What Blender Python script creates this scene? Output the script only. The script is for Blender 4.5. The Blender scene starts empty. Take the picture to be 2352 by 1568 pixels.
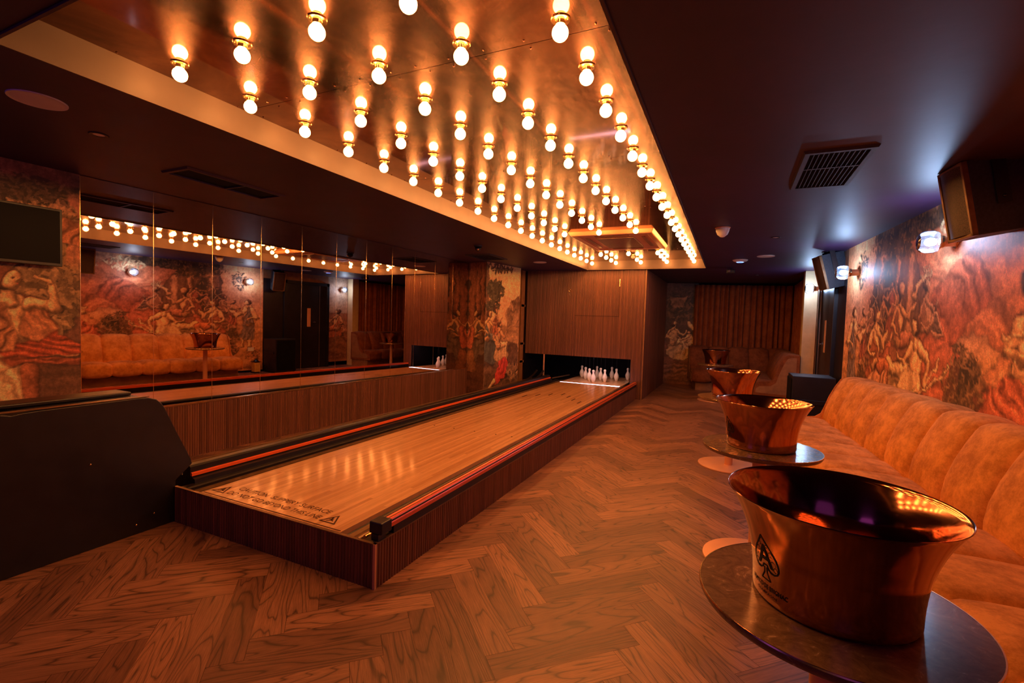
import bpy, math, random
import numpy as np
from mathutils import Vector, Matrix

sc = bpy.context.scene
# ---------------------------------------------------------------- camera, world, exposure
F_PX, YAW, PITCH, ROLL = 1088.53, 0.4355, -0.0432, 0.03234
def _basis():
    f = Vector((-math.sin(YAW) * math.cos(PITCH), math.cos(YAW) * math.cos(PITCH), math.sin(PITCH)))
    r = Vector((math.cos(YAW), math.sin(YAW), 0)); u = r.cross(f)
    r2 = r * math.cos(ROLL) + u * math.sin(ROLL); u2 = -r * math.sin(ROLL) + u * math.cos(ROLL)
    return r2, u2, f
_r, _u, _f = _basis()
cam_d = bpy.data.cameras.new('camera'); cam = bpy.data.objects.new('camera', cam_d)
sc.collection.objects.link(cam)
cam_d.sensor_width = 36; cam_d.lens = F_PX / 2352 * 36; cam_d.clip_start = 0.03; cam_d.clip_end = 60
m = Matrix.Identity(4)
for i in range(3):
    m[i][0] = _r[i]; m[i][1] = _u[i]; m[i][2] = -_f[i]
m[0][3], m[1][3], m[2][3] = 0, 0, 1.4
cam.matrix_world = m
sc.camera = cam

w = bpy.data.worlds.new('world'); sc.world = w; w.use_nodes = True
w.node_tree.nodes['Background'].inputs[0].default_value = (0.30, 0.10, 0.55, 1)
w.node_tree.nodes['Background'].inputs[1].default_value = 0.01
BULB = 60.0
SCONCE = 185.0
VIOLET = [((-3.3, -1.6, 1.9), 8.0), ((0.6, -1.9, 1.9), 3.5)]   # added violet fill lamps, unseen behind the camera, to tint the shadows
for _p, _e in VIOLET:
    _l = bpy.data.lights.new('violet_fill_light', 'POINT'); _l.color = (0.42, 0.10, 1.0); _l.energy = _e; _l.shadow_soft_size = 0.75
    _o = bpy.data.objects.new('violet_fill_light', _l); sc.collection.objects.link(_o); _o.location = _p
sc.view_settings.view_transform = 'Standard'; sc.view_settings.look = 'None'
sc.view_settings.exposure = 0.75; sc.view_settings.gamma = 1; sc.view_settings.use_curve_mapping = False
try:
    sc.cycles.use_denoising = True
    sc.cycles.sample_clamp_indirect = 12
    sc.cycles.max_bounces = 9; sc.cycles.glossy_bounces = 6
    sc.cycles.caustics_reflective = True
    sc.cycles.blur_glossy = 0.6
except Exception:
    pass
rnd = random.Random(7)
C = sc.collection
PI = math.pi
R = math.radians
CH = 2.44          # ceiling height
PZ = 2.592         # copper sheet height

# ---------------------------------------------------------------- materials
def nmat(name):
    mt = bpy.data.materials.new(name); mt.use_nodes = True
    nt = mt.node_tree; b = nt.nodes['Principled BSDF']
    return mt, nt, b
def N(nt, typ, **kw):
    n = nt.nodes.new(typ)
    for k, v in kw.items():
        if k.startswith('i_'): n.inputs[k[2:].replace('_', ' ')].default_value = v
        else: setattr(n, k, v)
    return n
def L(nt, a, b): nt.links.new(a, b)
def ramp(nt, fac, stops):
    r = nt.nodes.new('ShaderNodeValToRGB'); e = r.color_ramp.elements
    while len(e) < len(stops): e.new(0.5)
    for i, (p, c) in enumerate(stops):
        e[i].position = p; e[i].color = (*c, 1) if len(c) == 3 else c
    L(nt, fac, r.inputs[0]); return r.outputs[0]
def coords(nt, scale=(1, 1, 1), kind='Object', rot=(0, 0, 0)):
    t = N(nt, 'ShaderNodeTexCoord'); mp = N(nt, 'ShaderNodeMapping')
    mp.inputs['Scale'].default_value = scale; mp.inputs['Rotation'].default_value = rot
    L(nt, t.outputs[kind], mp.inputs[0]); return mp.outputs[0]
def noise(nt, vec, scale=5, detail=4, rough=0.55, dist=0):
    n = N(nt, 'ShaderNodeTexNoise'); n.inputs['Scale'].default_value = scale
    n.inputs['Detail'].default_value = detail; n.inputs['Roughness'].default_value = rough
    n.inputs['Distortion'].default_value = dist
    L(nt, vec, n.inputs['Vector']); return n.outputs['Fac']
def bump(nt, b, h, strength=0.3, dist=0.01):
    n = N(nt, 'ShaderNodeBump'); n.inputs['Strength'].default_value = strength
    n.inputs['Distance'].default_value = dist; L(nt, h, n.inputs['Height']); L(nt, n.outputs[0], b.inputs['Normal'])
def simple(name, col, rough=0.5, metal=0.0, var=0.15, scale=8, bmp=0.0, spec=0.5, rvar=0.0):
    mt, nt, b = nmat(name)
    v = coords(nt); nz = noise(nt, v, scale)
    c = ramp(nt, nz, [(0.3, tuple(x * (1 - var) for x in col)), (0.7, tuple(min(1, x * (1 + var)) for x in col))])
    L(nt, c, b.inputs['Base Color'])
    b.inputs['Roughness'].default_value = rough; b.inputs['Metallic'].default_value = metal
    b.inputs['Specular IOR Level'].default_value = spec
    if rvar:
        mr = N(nt, 'ShaderNodeMapRange'); mr.inputs[3].default_value = max(0, rough - rvar); mr.inputs[4].default_value = rough + rvar
        L(nt, noise(nt, v, scale * 2.3), mr.inputs[0]); L(nt, mr.outputs[0], b.inputs['Roughness'])
    if bmp: bump(nt, b, noise(nt, v, scale * 6), bmp)
    return mt
def emis(name, col, s):
    mt = bpy.data.materials.new(name); mt.use_nodes = True; nt = mt.node_tree
    for n in list(nt.nodes): nt.nodes.remove(n)
    e = N(nt, 'ShaderNodeEmission'); e.inputs[0].default_value = (*col, 1); e.inputs[1].default_value = s
    o = N(nt, 'ShaderNodeOutputMaterial'); L(nt, e.outputs[0], o.inputs[0]); return mt

M = {}
M['bulb'] = emis('bulb_glow', (1.0, 0.385, 0.095), BULB)
M['sconce_bulb'] = emis('sconce_glow', (0.50, 0.68, 1.0), SCONCE)
M['blue_led'] = emis('blue_led', (0.12, 0.25, 1.0), 6)
M['light_line_glow'] = emis('light_line_glow', (1.0, 0.72, 1.0), 6.0)
M['pit_led'] = emis('pit_led', (1.0, 0.62, 0.55), 20.0)
M['rail_red'] = None
M['dead_bulb'] = simple('dead_bulb', (0.9, 0.7, 0.5), 0.3)
M['ceiling'] = simple('ceiling_paint', (0.034, 0.011, 0.048), 0.5, 0, 0.2, 3, 0.05, 0.5)
M['black'] = simple('black_satin', (0.010, 0.008, 0.014), 0.38, 0, 0.3, 10)
M['black_matt'] = simple('black_matt', (0.006, 0.005, 0.009), 0.8, 0, 0.3, 10, 0, 0.1)
M['screen'] = simple('screen_glass', (0.004, 0.003, 0.005), 0.5, 0, 0.1, 3, 0, 0.12)
M['spk_cab'] = simple('speaker_cabinet', (0.035, 0.04, 0.055), 0.55, 0, 0.3, 60, 0.15)
M['brass'] = simple('polished_brass', (0.78, 0.50, 0.24), 0.22, 1, 0.15, 12, 0, 0.5, 0.08)
M['chrome'] = simple('chrome', (0.75, 0.7, 0.66), 0.15, 1, 0.05, 5)
M['rail_brown'] = simple('brown_anodised_rail', (0.24, 0.13, 0.06), 0.38, 0.5, 0.25, 14)
M['gutter'] = simple('dark_gutter', (0.020, 0.012, 0.012), 0.42, 0.1, 0.3, 9, 0, 0.35)
M['copper_paint'] = simple('copper_paint', (0.80, 0.40, 0.22), 0.42, 0.35, 0.06, 6)
M['white_plastic'] = simple('white_plastic', (0.72, 0.66, 0.62), 0.4, 0, 0.05, 6)
M['door'] = simple('door_black', (0.014, 0.010, 0.014), 0.35, 0, 0.3, 4)
M['door_edge'] = simple('door_steel_edge', (0.30, 0.22, 0.2), 0.35, 0.8, 0.2, 4)
M['plinth'] = simple('walnut_plinth', (0.30, 0.13, 0.055), 0.45, 0, 0.2, 12)
M['pin'] = simple('pin_white', (0.85, 0.78, 0.72), 0.28, 0, 0.04, 8)
M['print'] = simple('black_print', (0.012, 0.010, 0.012), 0.6, 0, 0.1, 8, 0, 0.2)
M['print_brown'] = simple('brown_print', (0.07, 0.022, 0.010), 0.5, 0, 0.1, 8, 0, 0.2)
M['amber'] = simple('amber_glass', (0.6, 0.35, 0.1), 0.15, 0, 0.2, 20)

def m_red():
    mt, nt, b = nmat('orange_rail')
    b.inputs['Base Color'].default_value = (0.85, 0.13, 0.035, 1)
    b.inputs['Roughness'].default_value = 0.28
    return mt
M['rail_red'] = m_red()

def m_copper_sheet():
    mt, nt, b = nmat('brushed_copper_sheet')
    v = coords(nt)
    n1 = noise(nt, v, 2.2, 5, 0.65, 1.2)
    c = ramp(nt, n1, [(0.25, (0.13, 0.055, 0.045)), (0.5, (0.27, 0.125, 0.085)), (0.75, (0.46, 0.24, 0.15))])
    b.inputs['Metallic'].default_value = 1.0
    L(nt, c, b.inputs['Base Color'])
    vs = coords(nt, (110, 5, 1), rot=(0, 0, 0.30)); n2 = noise(nt, vs, 3, 6, 0.75, 0.5)
    mr = N(nt, 'ShaderNodeMapRange'); mr.inputs[3].default_value = 0.0; mr.inputs[4].default_value = 0.11
    L(nt, n2, mr.inputs[0]); L(nt, mr.outputs[0], b.inputs['Roughness'])
    # second, rougher and brushed lobe: hairline wear that smears each bulb's reflection
    g = N(nt, 'ShaderNodeBsdfPrincipled'); g.inputs['Metallic'].default_value = 1.0
    L(nt, c, g.inputs['Base Color']); g.inputs['Roughness'].default_value = 0.24
    bm = N(nt, 'ShaderNodeBump'); bm.inputs['Strength'].default_value = 0.35; bm.inputs['Distance'].default_value = 0.003
    L(nt, n2, bm.inputs['Height']); L(nt, bm.outputs[0], g.inputs['Normal'])
    mx = N(nt, 'ShaderNodeMixShader'); mx.inputs[0].default_value = 0.20
    L(nt, b.outputs[0], mx.inputs[1]); L(nt, g.outputs[0], mx.inputs[2])
    L(nt, mx.outputs[0], nt.nodes['Material Output'].inputs[0])
    return mt
M['sheet'] = m_copper_sheet()
M['fascia'] = simple('copper_fascia', (0.105, 0.072, 0.060), 0.55, 0.1, 0.10, 3, 0, 0.3, 0.06)

def m_mirror():
    mt, nt, b = nmat('smoked_mirror')
    v = coords(nt); c = ramp(nt, noise(nt, v, 3, 6, 0.7, 1.0), [(0.3, (0.52, 0.40, 0.34)), (0.7, (0.66, 0.53, 0.45))])
    L(nt, c, b.inputs['Base Color']); b.inputs['Metallic'].default_value = 1; b.inputs['Roughness'].default_value = 0.012
    return mt
M['mirror'] = m_mirror()

def m_bucket():
    mt, nt, b = nmat('rose_gold_steel')
    b.inputs['Metallic'].default_value = 1; b.inputs['Base Color'].default_value = (0.46, 0.205, 0.12, 1)
    v = coords(nt, (1, 1, 14)); n = noise(nt, v, 6, 4, 0.6)
    mr = N(nt, 'ShaderNodeMapRange'); mr.inputs[3].default_value = 0.05; mr.inputs[4].default_value = 0.17
    L(nt, n, mr.inputs[0]); L(nt, mr.outputs[0], b.inputs['Roughness'])
    b.inputs['Anisotropic'].default_value = 0.4
    return mt
M['bucket'] = m_bucket()

def m_velvet(name, a, c_, tint=1.0):
    mt, nt, b = nmat(name)
    v = coords(nt); n1 = noise(nt, v, 5, 8, 0.8, 0.0)
    c = ramp(nt, n1, [(0.40, a), (0.60, c_)])
    L(nt, c, b.inputs['Base Color']); b.inputs['Roughness'].default_value = 0.9
    b.inputs['Sheen Weight'].default_value = 0.08; b.inputs['Sheen Roughness'].default_value = 0.35
    b.inputs['Sheen Tint'].default_value = (1, 0.6, 0.3, 1); b.inputs['Specular IOR Level'].default_value = 0.15
    bump(nt, b, noise(nt, v, 140, 3), 0.12, 0.003)
    return mt
M['velvet'] = m_velvet('ochre_velvet', (0.50, 0.19, 0.050), (0.84, 0.36, 0.105))
M['velvet2'] = m_velvet('russet_velvet', (0.16, 0.045, 0.02), (0.28, 0.085, 0.032))
M['curtain'] = m_velvet('rust_curtain_velvet', (0.24, 0.062, 0.026), (0.34, 0.10, 0.038))

def m_reed(name, base):
    mt, nt, b = nmat(name)
    at = N(nt, 'ShaderNodeAttribute'); at.attribute_name = 'col'
    v = coords(nt, (30, 30, 1.2)); n = noise(nt, v, 3, 6, 0.65, 0.4)
    c = ramp(nt, n, [(0.3, tuple(x * 0.62 for x in base)), (0.7, tuple(x * 1.25 for x in base))])
    mx = N(nt, 'ShaderNodeMix'); mx.data_type = 'RGBA'; mx.blend_type = 'MULTIPLY'; mx.inputs[0].default_value = 1
    L(nt, c, mx.inputs[6]); L(nt, at.outputs['Color'], mx.inputs[7]); L(nt, mx.outputs[2], b.inputs['Base Color'])
    b.inputs['Roughness'].default_value = 0.42; bump(nt, b, n, 0.2, 0.002)
    return mt
M['reed'] = m_reed('reeded_walnut', (0.19, 0.070, 0.036))

def m_floor():
    mt, nt, b = nmat('oak_herringbone')
    uv = N(nt, 'ShaderNodeUVMap'); at = N(nt, 'ShaderNodeAttribute'); at.attribute_name = 'col'
    mp = N(nt, 'ShaderNodeMapping'); mp.inputs['Scale'].default_value = (1.1, 8.5, 1); L(nt, uv.outputs[0], mp.inputs[0])
    # cathedral grain: rings from a strongly stretched noise
    nA = noise(nt, mp.outputs[0], 1.0, 1.5, 0.4, 0.35)
    mu = N(nt, 'ShaderNodeMath'); mu.operation = 'MULTIPLY'; mu.inputs[1].default_value = 26; L(nt, nA, mu.inputs[0])
    fr = N(nt, 'ShaderNodeMath'); fr.operation = 'PINGPONG'; fr.inputs[1].default_value = 1.0; L(nt, mu.outputs[0], fr.inputs[0])
    mp2 = N(nt, 'ShaderNodeMapping'); mp2.inputs['Scale'].default_value = (6, 150, 1); L(nt, uv.outputs[0], mp2.inputs[0])
    nB = noise(nt, mp2.outputs[0], 1.5, 5, 0.7)
    g1 = ramp(nt, fr.outputs[0], [(0.0, (0.30, 0.30, 0.30)), (0.22, (0.88, 0.88, 0.88)), (1.0, (1.08, 1.08, 1.08))])
    g2 = ramp(nt, nB, [(0.3, (0.55, 0.55, 0.55)), (0.62, (1.1, 1.1, 1.1))])
    base = ramp(nt, at.outputs['Fac'], [(0.0, (0.19, 0.078, 0.046)), (0.5, (0.30, 0.130, 0.074)), (1.0, (0.42, 0.185, 0.100))])
    m1 = N(nt, 'ShaderNodeMix'); m1.data_type = 'RGBA'; m1.blend_type = 'MULTIPLY'; m1.inputs[0].default_value = 1
    m2 = N(nt, 'ShaderNodeMix'); m2.data_type = 'RGBA'; m2.blend_type = 'MULTIPLY'; m2.inputs[0].default_value = 1
    L(nt, base, m1.inputs[6]); L(nt, g1, m1.inputs[7]); L(nt, m1.outputs[2], m2.inputs[6]); L(nt, g2, m2.inputs[7])
    L(nt, m2.outputs[2], b.inputs['Base Color'])
    b.inputs['Roughness'].default_value = 0.42
    ad = N(nt, 'ShaderNodeMath'); ad.operation = 'MULTIPLY'; L(nt, nB, ad.inputs[0]); L(nt, fr.outputs[0], ad.inputs[1])
    bump(nt, b, ad.outputs[0], 0.35, 0.002)
    return mt
M['floor'] = m_floor()

def m_lane():
    mt, nt, b = nmat('maple_lane_boards')
    t = N(nt, 'ShaderNodeTexCoord'); s = N(nt, 'ShaderNodeSeparateXYZ'); L(nt, t.outputs['Object'], s.inputs[0])
    d = N(nt, 'ShaderNodeMath'); d.operation = 'DIVIDE'; d.inputs[1].default_value = 0.0268; L(nt, s.outputs[0], d.inputs[0])
    f = N(nt, 'ShaderNodeMath'); f.operation = 'FLOOR'; L(nt, d.outputs[0], f.inputs[0])
    fc = N(nt, 'ShaderNodeMath'); fc.operation = 'FRACT'; L(nt, d.outputs[0], fc.inputs[0])
    wn0 = N(nt, 'ShaderNodeTexWhiteNoise'); wn0.noise_dimensions = '1D'; L(nt, f.outputs[0], wn0.inputs['W'])
    yy = N(nt, 'ShaderNodeMath'); yy.operation = 'MULTIPLY_ADD'; yy.inputs[1].default_value = 0.85
    L(nt, s.outputs[1], yy.inputs[0]); 
    ml = N(nt, 'ShaderNodeMath'); ml.operation = 'MULTIPLY'; ml.inputs[1].default_value = 9; L(nt, wn0.outputs['Value'], ml.inputs[0])
    L(nt, ml.outputs[0], yy.inputs[2])
    fy = N(nt, 'ShaderNodeMath'); fy.operation = 'FLOOR'; L(nt, yy.outputs[0], fy.inputs[0])
    cb = N(nt, 'ShaderNodeCombineXYZ'); L(nt, f.outputs[0], cb.inputs[0]); L(nt, fy.outputs[0], cb.inputs[1])
    wn = N(nt, 'ShaderNodeTexWhiteNoise'); wn.noise_dimensions = '2D'; L(nt, cb.outputs[0], wn.inputs['Vector'])
    base = ramp(nt, wn.outputs['Value'], [(0, (0.56, 0.27, 0.12)), (0.5, (0.68, 0.36, 0.17)), (1, (0.80, 0.45, 0.23))])
    mp = N(nt, 'ShaderNodeMapping'); mp.inputs['Scale'].default_value = (60, 3, 1); L(nt, t.outputs['Object'], mp.inputs[0])
    g = ramp(nt, noise(nt, mp.outputs[0], 2, 5, 0.65), [(0.3, (0.8, 0.8, 0.8)), (0.7, (1.08, 1.08, 1.08))])
    ln = ramp(nt, fc.outputs[0], [(0.0, (0.72, 0.72, 0.72)), (0.04, (1, 1, 1)), (0.97, (1, 1, 1)), (1.0, (0.75, 0.75, 0.75))])
    m1 = N(nt, 'ShaderNodeMix'); m1.data_type = 'RGBA'; m1.blend_type = 'MULTIPLY'; m1.inputs[0].default_value = 1
    m2 = N(nt, 'ShaderNodeMix'); m2.data_type = 'RGBA'; m2.blend_type = 'MULTIPLY'; m2.inputs[0].default_value = 1
    L(nt, base, m1.inputs[6]); L(nt, g, m1.inputs[7]); L(nt, m1.outputs[2], m2.inputs[6]); L(nt, ln, m2.inputs[7])
    L(nt, m2.outputs[2], b.inputs['Base Color']); b.inputs['Roughness'].default_value = 0.36
    b.inputs['Coat Weight'].default_value = 0.28; b.inputs['Coat Roughness'].default_value = 0.10
    return mt
M['lane'] = m_lane()

def m_marble():
    mt, nt, b = nmat('dark_brown_marble')
    v = coords(nt); n = noise(nt, v, 14, 8, 0.75, 2.2)
    c = ramp(nt, n, [(0.35, (0.13, 0.070, 0.042)), (0.6, (0.24, 0.135, 0.075)), (0.70, (0.55, 0.35, 0.21)), (0.76, (0.18, 0.10, 0.06))])
    L(nt, c, b.inputs['Base Color']); b.inputs['Roughness'].default_value = 0.2
    return mt
M['marble'] = m_marble()

def m_mural():
    mt, nt, b = nmat('mural_wallpaper')
    at = N(nt, 'ShaderNodeAttribute'); at.attribute_name = 'col'
    v = coords(nt); n1 = noise(nt, v, 70, 4, 0.7, 0.5); g1 = ramp(nt, n1, [(0.3, (0.66, 0.64, 0.62)), (0.7, (1.22, 1.22, 1.22))])
    m1 = N(nt, 'ShaderNodeMix'); m1.data_type = 'RGBA'; m1.blend_type = 'MULTIPLY'; m1.inputs[0].default_value = 1
    L(nt, at.outputs['Color'], m1.inputs[6]); L(nt, g1, m1.inputs[7]); L(nt, m1.outputs[2], b.inputs['Base Color'])
    b.inputs['Roughness'].default_value = 0.6
    v2 = coords(nt, (300, 300, 300)); bump(nt, b, noise(nt, v2, 1, 2), 0.15, 0.001)
    return mt
M['mural'] = m_mural()

def m_glass():
    mt = bpy.data.materials.new('ribbed_clear_glass'); mt.use_nodes = True; nt = mt.node_tree
    for n in list(nt.nodes): nt.nodes.remove(n)
    tr = N(nt, 'ShaderNodeBsdfTransparent'); tr.inputs[0].default_value = (0.86, 0.93, 1, 1)
    gl = N(nt, 'ShaderNodeBsdfGlossy'); gl.inputs['Roughness'].default_value = 0.08; gl.inputs[0].default_value = (0.85, 0.93, 1, 1)
    tl = N(nt, 'ShaderNodeBsdfTranslucent'); tl.inputs[0].default_value = (0.6, 0.75, 1, 1)
    lw = N(nt, 'ShaderNodeLayerWeight'); lw.inputs[0].default_value = 0.25
    a = N(nt, 'ShaderNodeMixShader'); a.inputs[0].default_value = 0.035
    L(nt, tr.outputs[0], a.inputs[1]); L(nt, tl.outputs[0], a.inputs[2])
    c = N(nt, 'ShaderNodeMixShader'); L(nt, lw.outputs['Fresnel'], c.inputs[0])
    L(nt, a.outputs[0], c.inputs[1]); L(nt, gl.outputs[0], c.inputs[2])
    o = N(nt, 'ShaderNodeOutputMaterial'); L(nt, c.outputs[0], o.inputs[0]); return mt
M['glass'] = m_glass()
def m_mesh(name, col):
    mt, nt, b = nmat(name)
    v = coords(nt, (170, 170, 170)); vo = N(nt, 'ShaderNodeTexVoronoi'); L(nt, v, vo.inputs['Vector']); vo.inputs['Scale'].default_value = 1
    c = ramp(nt, vo.outputs['Distance'], [(0.25, tuple(x * 0.15 for x in col)), (0.55, col)])
    L(nt, c, b.inputs['Base Color']); b.inputs['Roughness'].default_value = 0.45; b.inputs['Metallic'].default_value = 0.3
    return mt
M['grille'] = m_mesh('perforated_grille', (0.07, 0.035, 0.025))
M['ac_grille'] = m_mesh('air_conditioner_grille', (0.32, 0.15, 0.08))

# ---------------------------------------------------------------- mesh helpers
class MB:
    def __init__(s): s.v = []; s.f = []; s.c = None; s.uv = None
    def add(s, vs, fs):
        o = len(s.v); s.v += [tuple(p) for p in vs]; s.f += [tuple(i + o for i in f) for f in fs]; return s
    def box(s, x0, x1, y0, y1, z0, z1):
        return s.add([(x0, y0, z0), (x1, y0, z0), (x1, y1, z0), (x0, y1, z0), (x0, y0, z1), (x1, y0, z1), (x1, y1, z1), (x0, y1, z1)],
                     [(0, 3, 2, 1), (4, 5, 6, 7), (0, 1, 5, 4), (1, 2, 6, 5), (2, 3, 7, 6), (3, 0, 4, 7)])
    def hull8(s, p):  # bottom four, top four
        return s.add(p, [(0, 3, 2, 1), (4, 5, 6, 7), (0, 1, 5, 4), (1, 2, 6, 5), (2, 3, 7, 6), (3, 0, 4, 7)])
    def prism(s, poly, a0, a1, axis='x'):
        n = len(poly)
        def P(p, a):
            return {'x': (a, p[0], p[1]), 'y': (p[0], a, p[1]), 'z': (p[0], p[1], a)}[axis]
        vs = [P(p, a0) for p in poly] + [P(p, a1) for p in poly]
        fs = [tuple(range(n))[::-1], tuple(range(n, 2 * n))] + [(i, (i + 1) % n, n + (i + 1) % n, n + i) for i in range(n)]
        return s.add(vs, fs)
    def lathe(s, prof, c=(0, 0, 0), seg=48, axis='z', close=False):
        vs = []; fs = []; n = len(prof)
        for k in range(seg):
            t = 2 * PI * k / seg
            for r, h in prof:
                if axis == 'z': vs.append((c[0] + r * math.cos(t), c[1] + r * math.sin(t), c[2] + h))
                else: vs.append((c[0] + h, c[1] + r * math.cos(t), c[2] + r * math.sin(t)))
        for k in range(seg):
            k2 = (k + 1) % seg
            for i in range(n - 1): fs.append((k * n + i, k2 * n + i, k2 * n + i + 1, k * n + i + 1))
        return s.add(vs, fs)
    def tube(s, pts, r, seg=10):
        pts = [Vector(p) for p in pts]; vs = []; fs = []
        for i, p in enumerate(pts):
            d = (pts[min(i + 1, len(pts) - 1)] - pts[max(i - 1, 0)]).normalized()
            a = d.cross(Vector((0, 0, 1)));
            if a.length < 1e-3: a = Vector((1, 0, 0))
            a.normalize(); b = d.cross(a)
            for k in range(seg):
                t = 2 * PI * k / seg; vs.append(p + a * math.cos(t) * r + b * math.sin(t) * r)
        for i in range(len(pts) - 1):
            for k in range(seg):
                k2 = (k + 1) % seg; fs.append((i * seg + k, i * seg + k2, (i + 1) * seg + k2, (i + 1) * seg + k))
        fs.append(tuple(range(seg))[::-1]); fs.append(tuple((len(pts) - 1) * seg + k for k in range(seg)))
        return s.add(vs, fs)
    def grid(s, P, closed=False):
        h = len(P); wd = len(P[0]); vs = [p for row in P for p in row]
        fs = [(i * wd + j, i * wd + j + 1, (i + 1) * wd + j + 1, (i + 1) * wd + j) for i in range(h - 1) for j in range(wd - 1)]
        return s.add(vs, fs)
    def ellipsoid(s, c, rx, ry, rz, seg=20, rings=12):
        prof = [(math.sin(PI * i / rings), -math.cos(PI * i / rings)) for i in range(rings + 1)]
        o = MB().lathe(prof, (0, 0, 0), seg)
        return s.add([(c[0] + x * rx, c[1] + y * ry, c[2] + z * rz) for x, y, z in o.v], o.f)
    def xf(s, fn): s.v = [tuple(fn(Vector(p))) for p in s.v]; return s
    def build(s, name, mat, parent=None, smooth=False, bev=0, origin=None, sharp=35):
        vs = s.v
        if origin is not None: vs = [(p[0] - origin[0], p[1] - origin[1], p[2] - origin[2]) for p in vs]
        me = bpy.data.meshes.new(name); me.from_pydata(vs, [], s.f); me.update()
        me.materials.append(mat)
        if smooth:
            me.polygons.foreach_set('use_smooth', [True] * len(me.polygons))
            if sharp:
                try: me.set_sharp_from_angle(angle=R(sharp))
                except Exception: pass
        if s.c is not None:
            a = me.color_attributes.new('col', 'FLOAT_COLOR', 'POINT'); a.data.foreach_set('color', np.asarray(s.c, np.float32).ravel())
        if s.uv is not None:
            u = me.uv_layers.new(name='UVMap'); u.data.foreach_set('uv', np.asarray(s.uv, np.float32).ravel())
        o = bpy.data.objects.new(name, me); C.objects.link(o)
        if origin is not None: o.location = origin
        if parent is not None:
            o.parent = parent
            wp = Vector((0, 0, 0)); q = parent
            while q is not None: wp += Vector(q.location); q = q.parent
            o.location = Vector(o.location) - wp
        if bev:
            bm = o.modifiers.new('bevel', 'BEVEL'); bm.width = bev; bm.segments = 2; bm.limit_method = 'ANGLE'
        return o
def tag(o, label, cat, group=None):
    o['label'] = label; o['category'] = cat
    if group: o['group'] = group
    return o
def thing(name, loc, label, cat, group=None):
    o = bpy.data.objects.new(name, None); C.objects.link(o); o.location = loc; o.empty_display_size = 0.1
    return tag(o, label, cat, group)
def struct(o): o['kind'] = 'structure'; return o
def copy_tree(root, parent=None):
    c = root.copy(); C.objects.link(c); c.parent = parent
    for ch in list(root.children): copy_tree(ch, c)
    return c

# walls: plan lines
LW = lambda y: -4.72 + 0.049 * (y - 1.97)
RW = lambda y: 1.453 - 0.080 * (y - 4.9) if y < 7.2 else 1.269 + 0.015 * (y - 7.2)

# reeding: vertical half-rounds between two plan points
def reed(name, p0, p1, z0, z1, parent, out, pitch=0.022, dep=0.006, seed=1, mat=None):
    """p0,p1 plan points, out = unit plan vector the reeds face"""
    rr = random.Random(seed); d = Vector((p1[0] - p0[0], p1[1] - p0[1])); n = max(1, round(d.length / pitch)); mb = MB(); cols = []
    for i in range(n):
        a = i / n; b = (i + 1) / n; base = len(mb.v); c = 0.72 + 0.55 * rr.random(); vs = []
        for z in (z0, z1):
            for t in (0.0, 0.06, 0.25, 0.5, 0.75, 0.94, 1.0):
                q = a + (b - a) * t; h = dep * (math.sin(PI * t)) ** 0.5 if 0 < t < 1 else 0
                vs.append((p0[0] + d.x * q + out[0] * h, p0[1] + d.y * q + out[1] * h, z))
        mb.add(vs, [(j, j + 1, j + 8, j + 7) for j in range(6)]); cols += [(c, c * (0.96 + 0.08 * rr.random()), c, 1)] * 14
    # backing so the piece has thickness
    t = 0.018
    q = [(p0[0], p0[1]), (p1[0], p1[1]), (p1[0] - out[0] * t, p1[1] - out[1] * t), (p0[0] - out[0] * t, p0[1] - out[1] * t)]
    mb.hull8([(x, y, z0) for x, y in q] + [(x, y, z1) for x, y in q]); cols += [(0.6, 0.6, 0.6, 1)] * 8
    mb.c = cols
    return mb.build(name, mat or M['reed'], parent, smooth=True, sharp=50)

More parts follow.
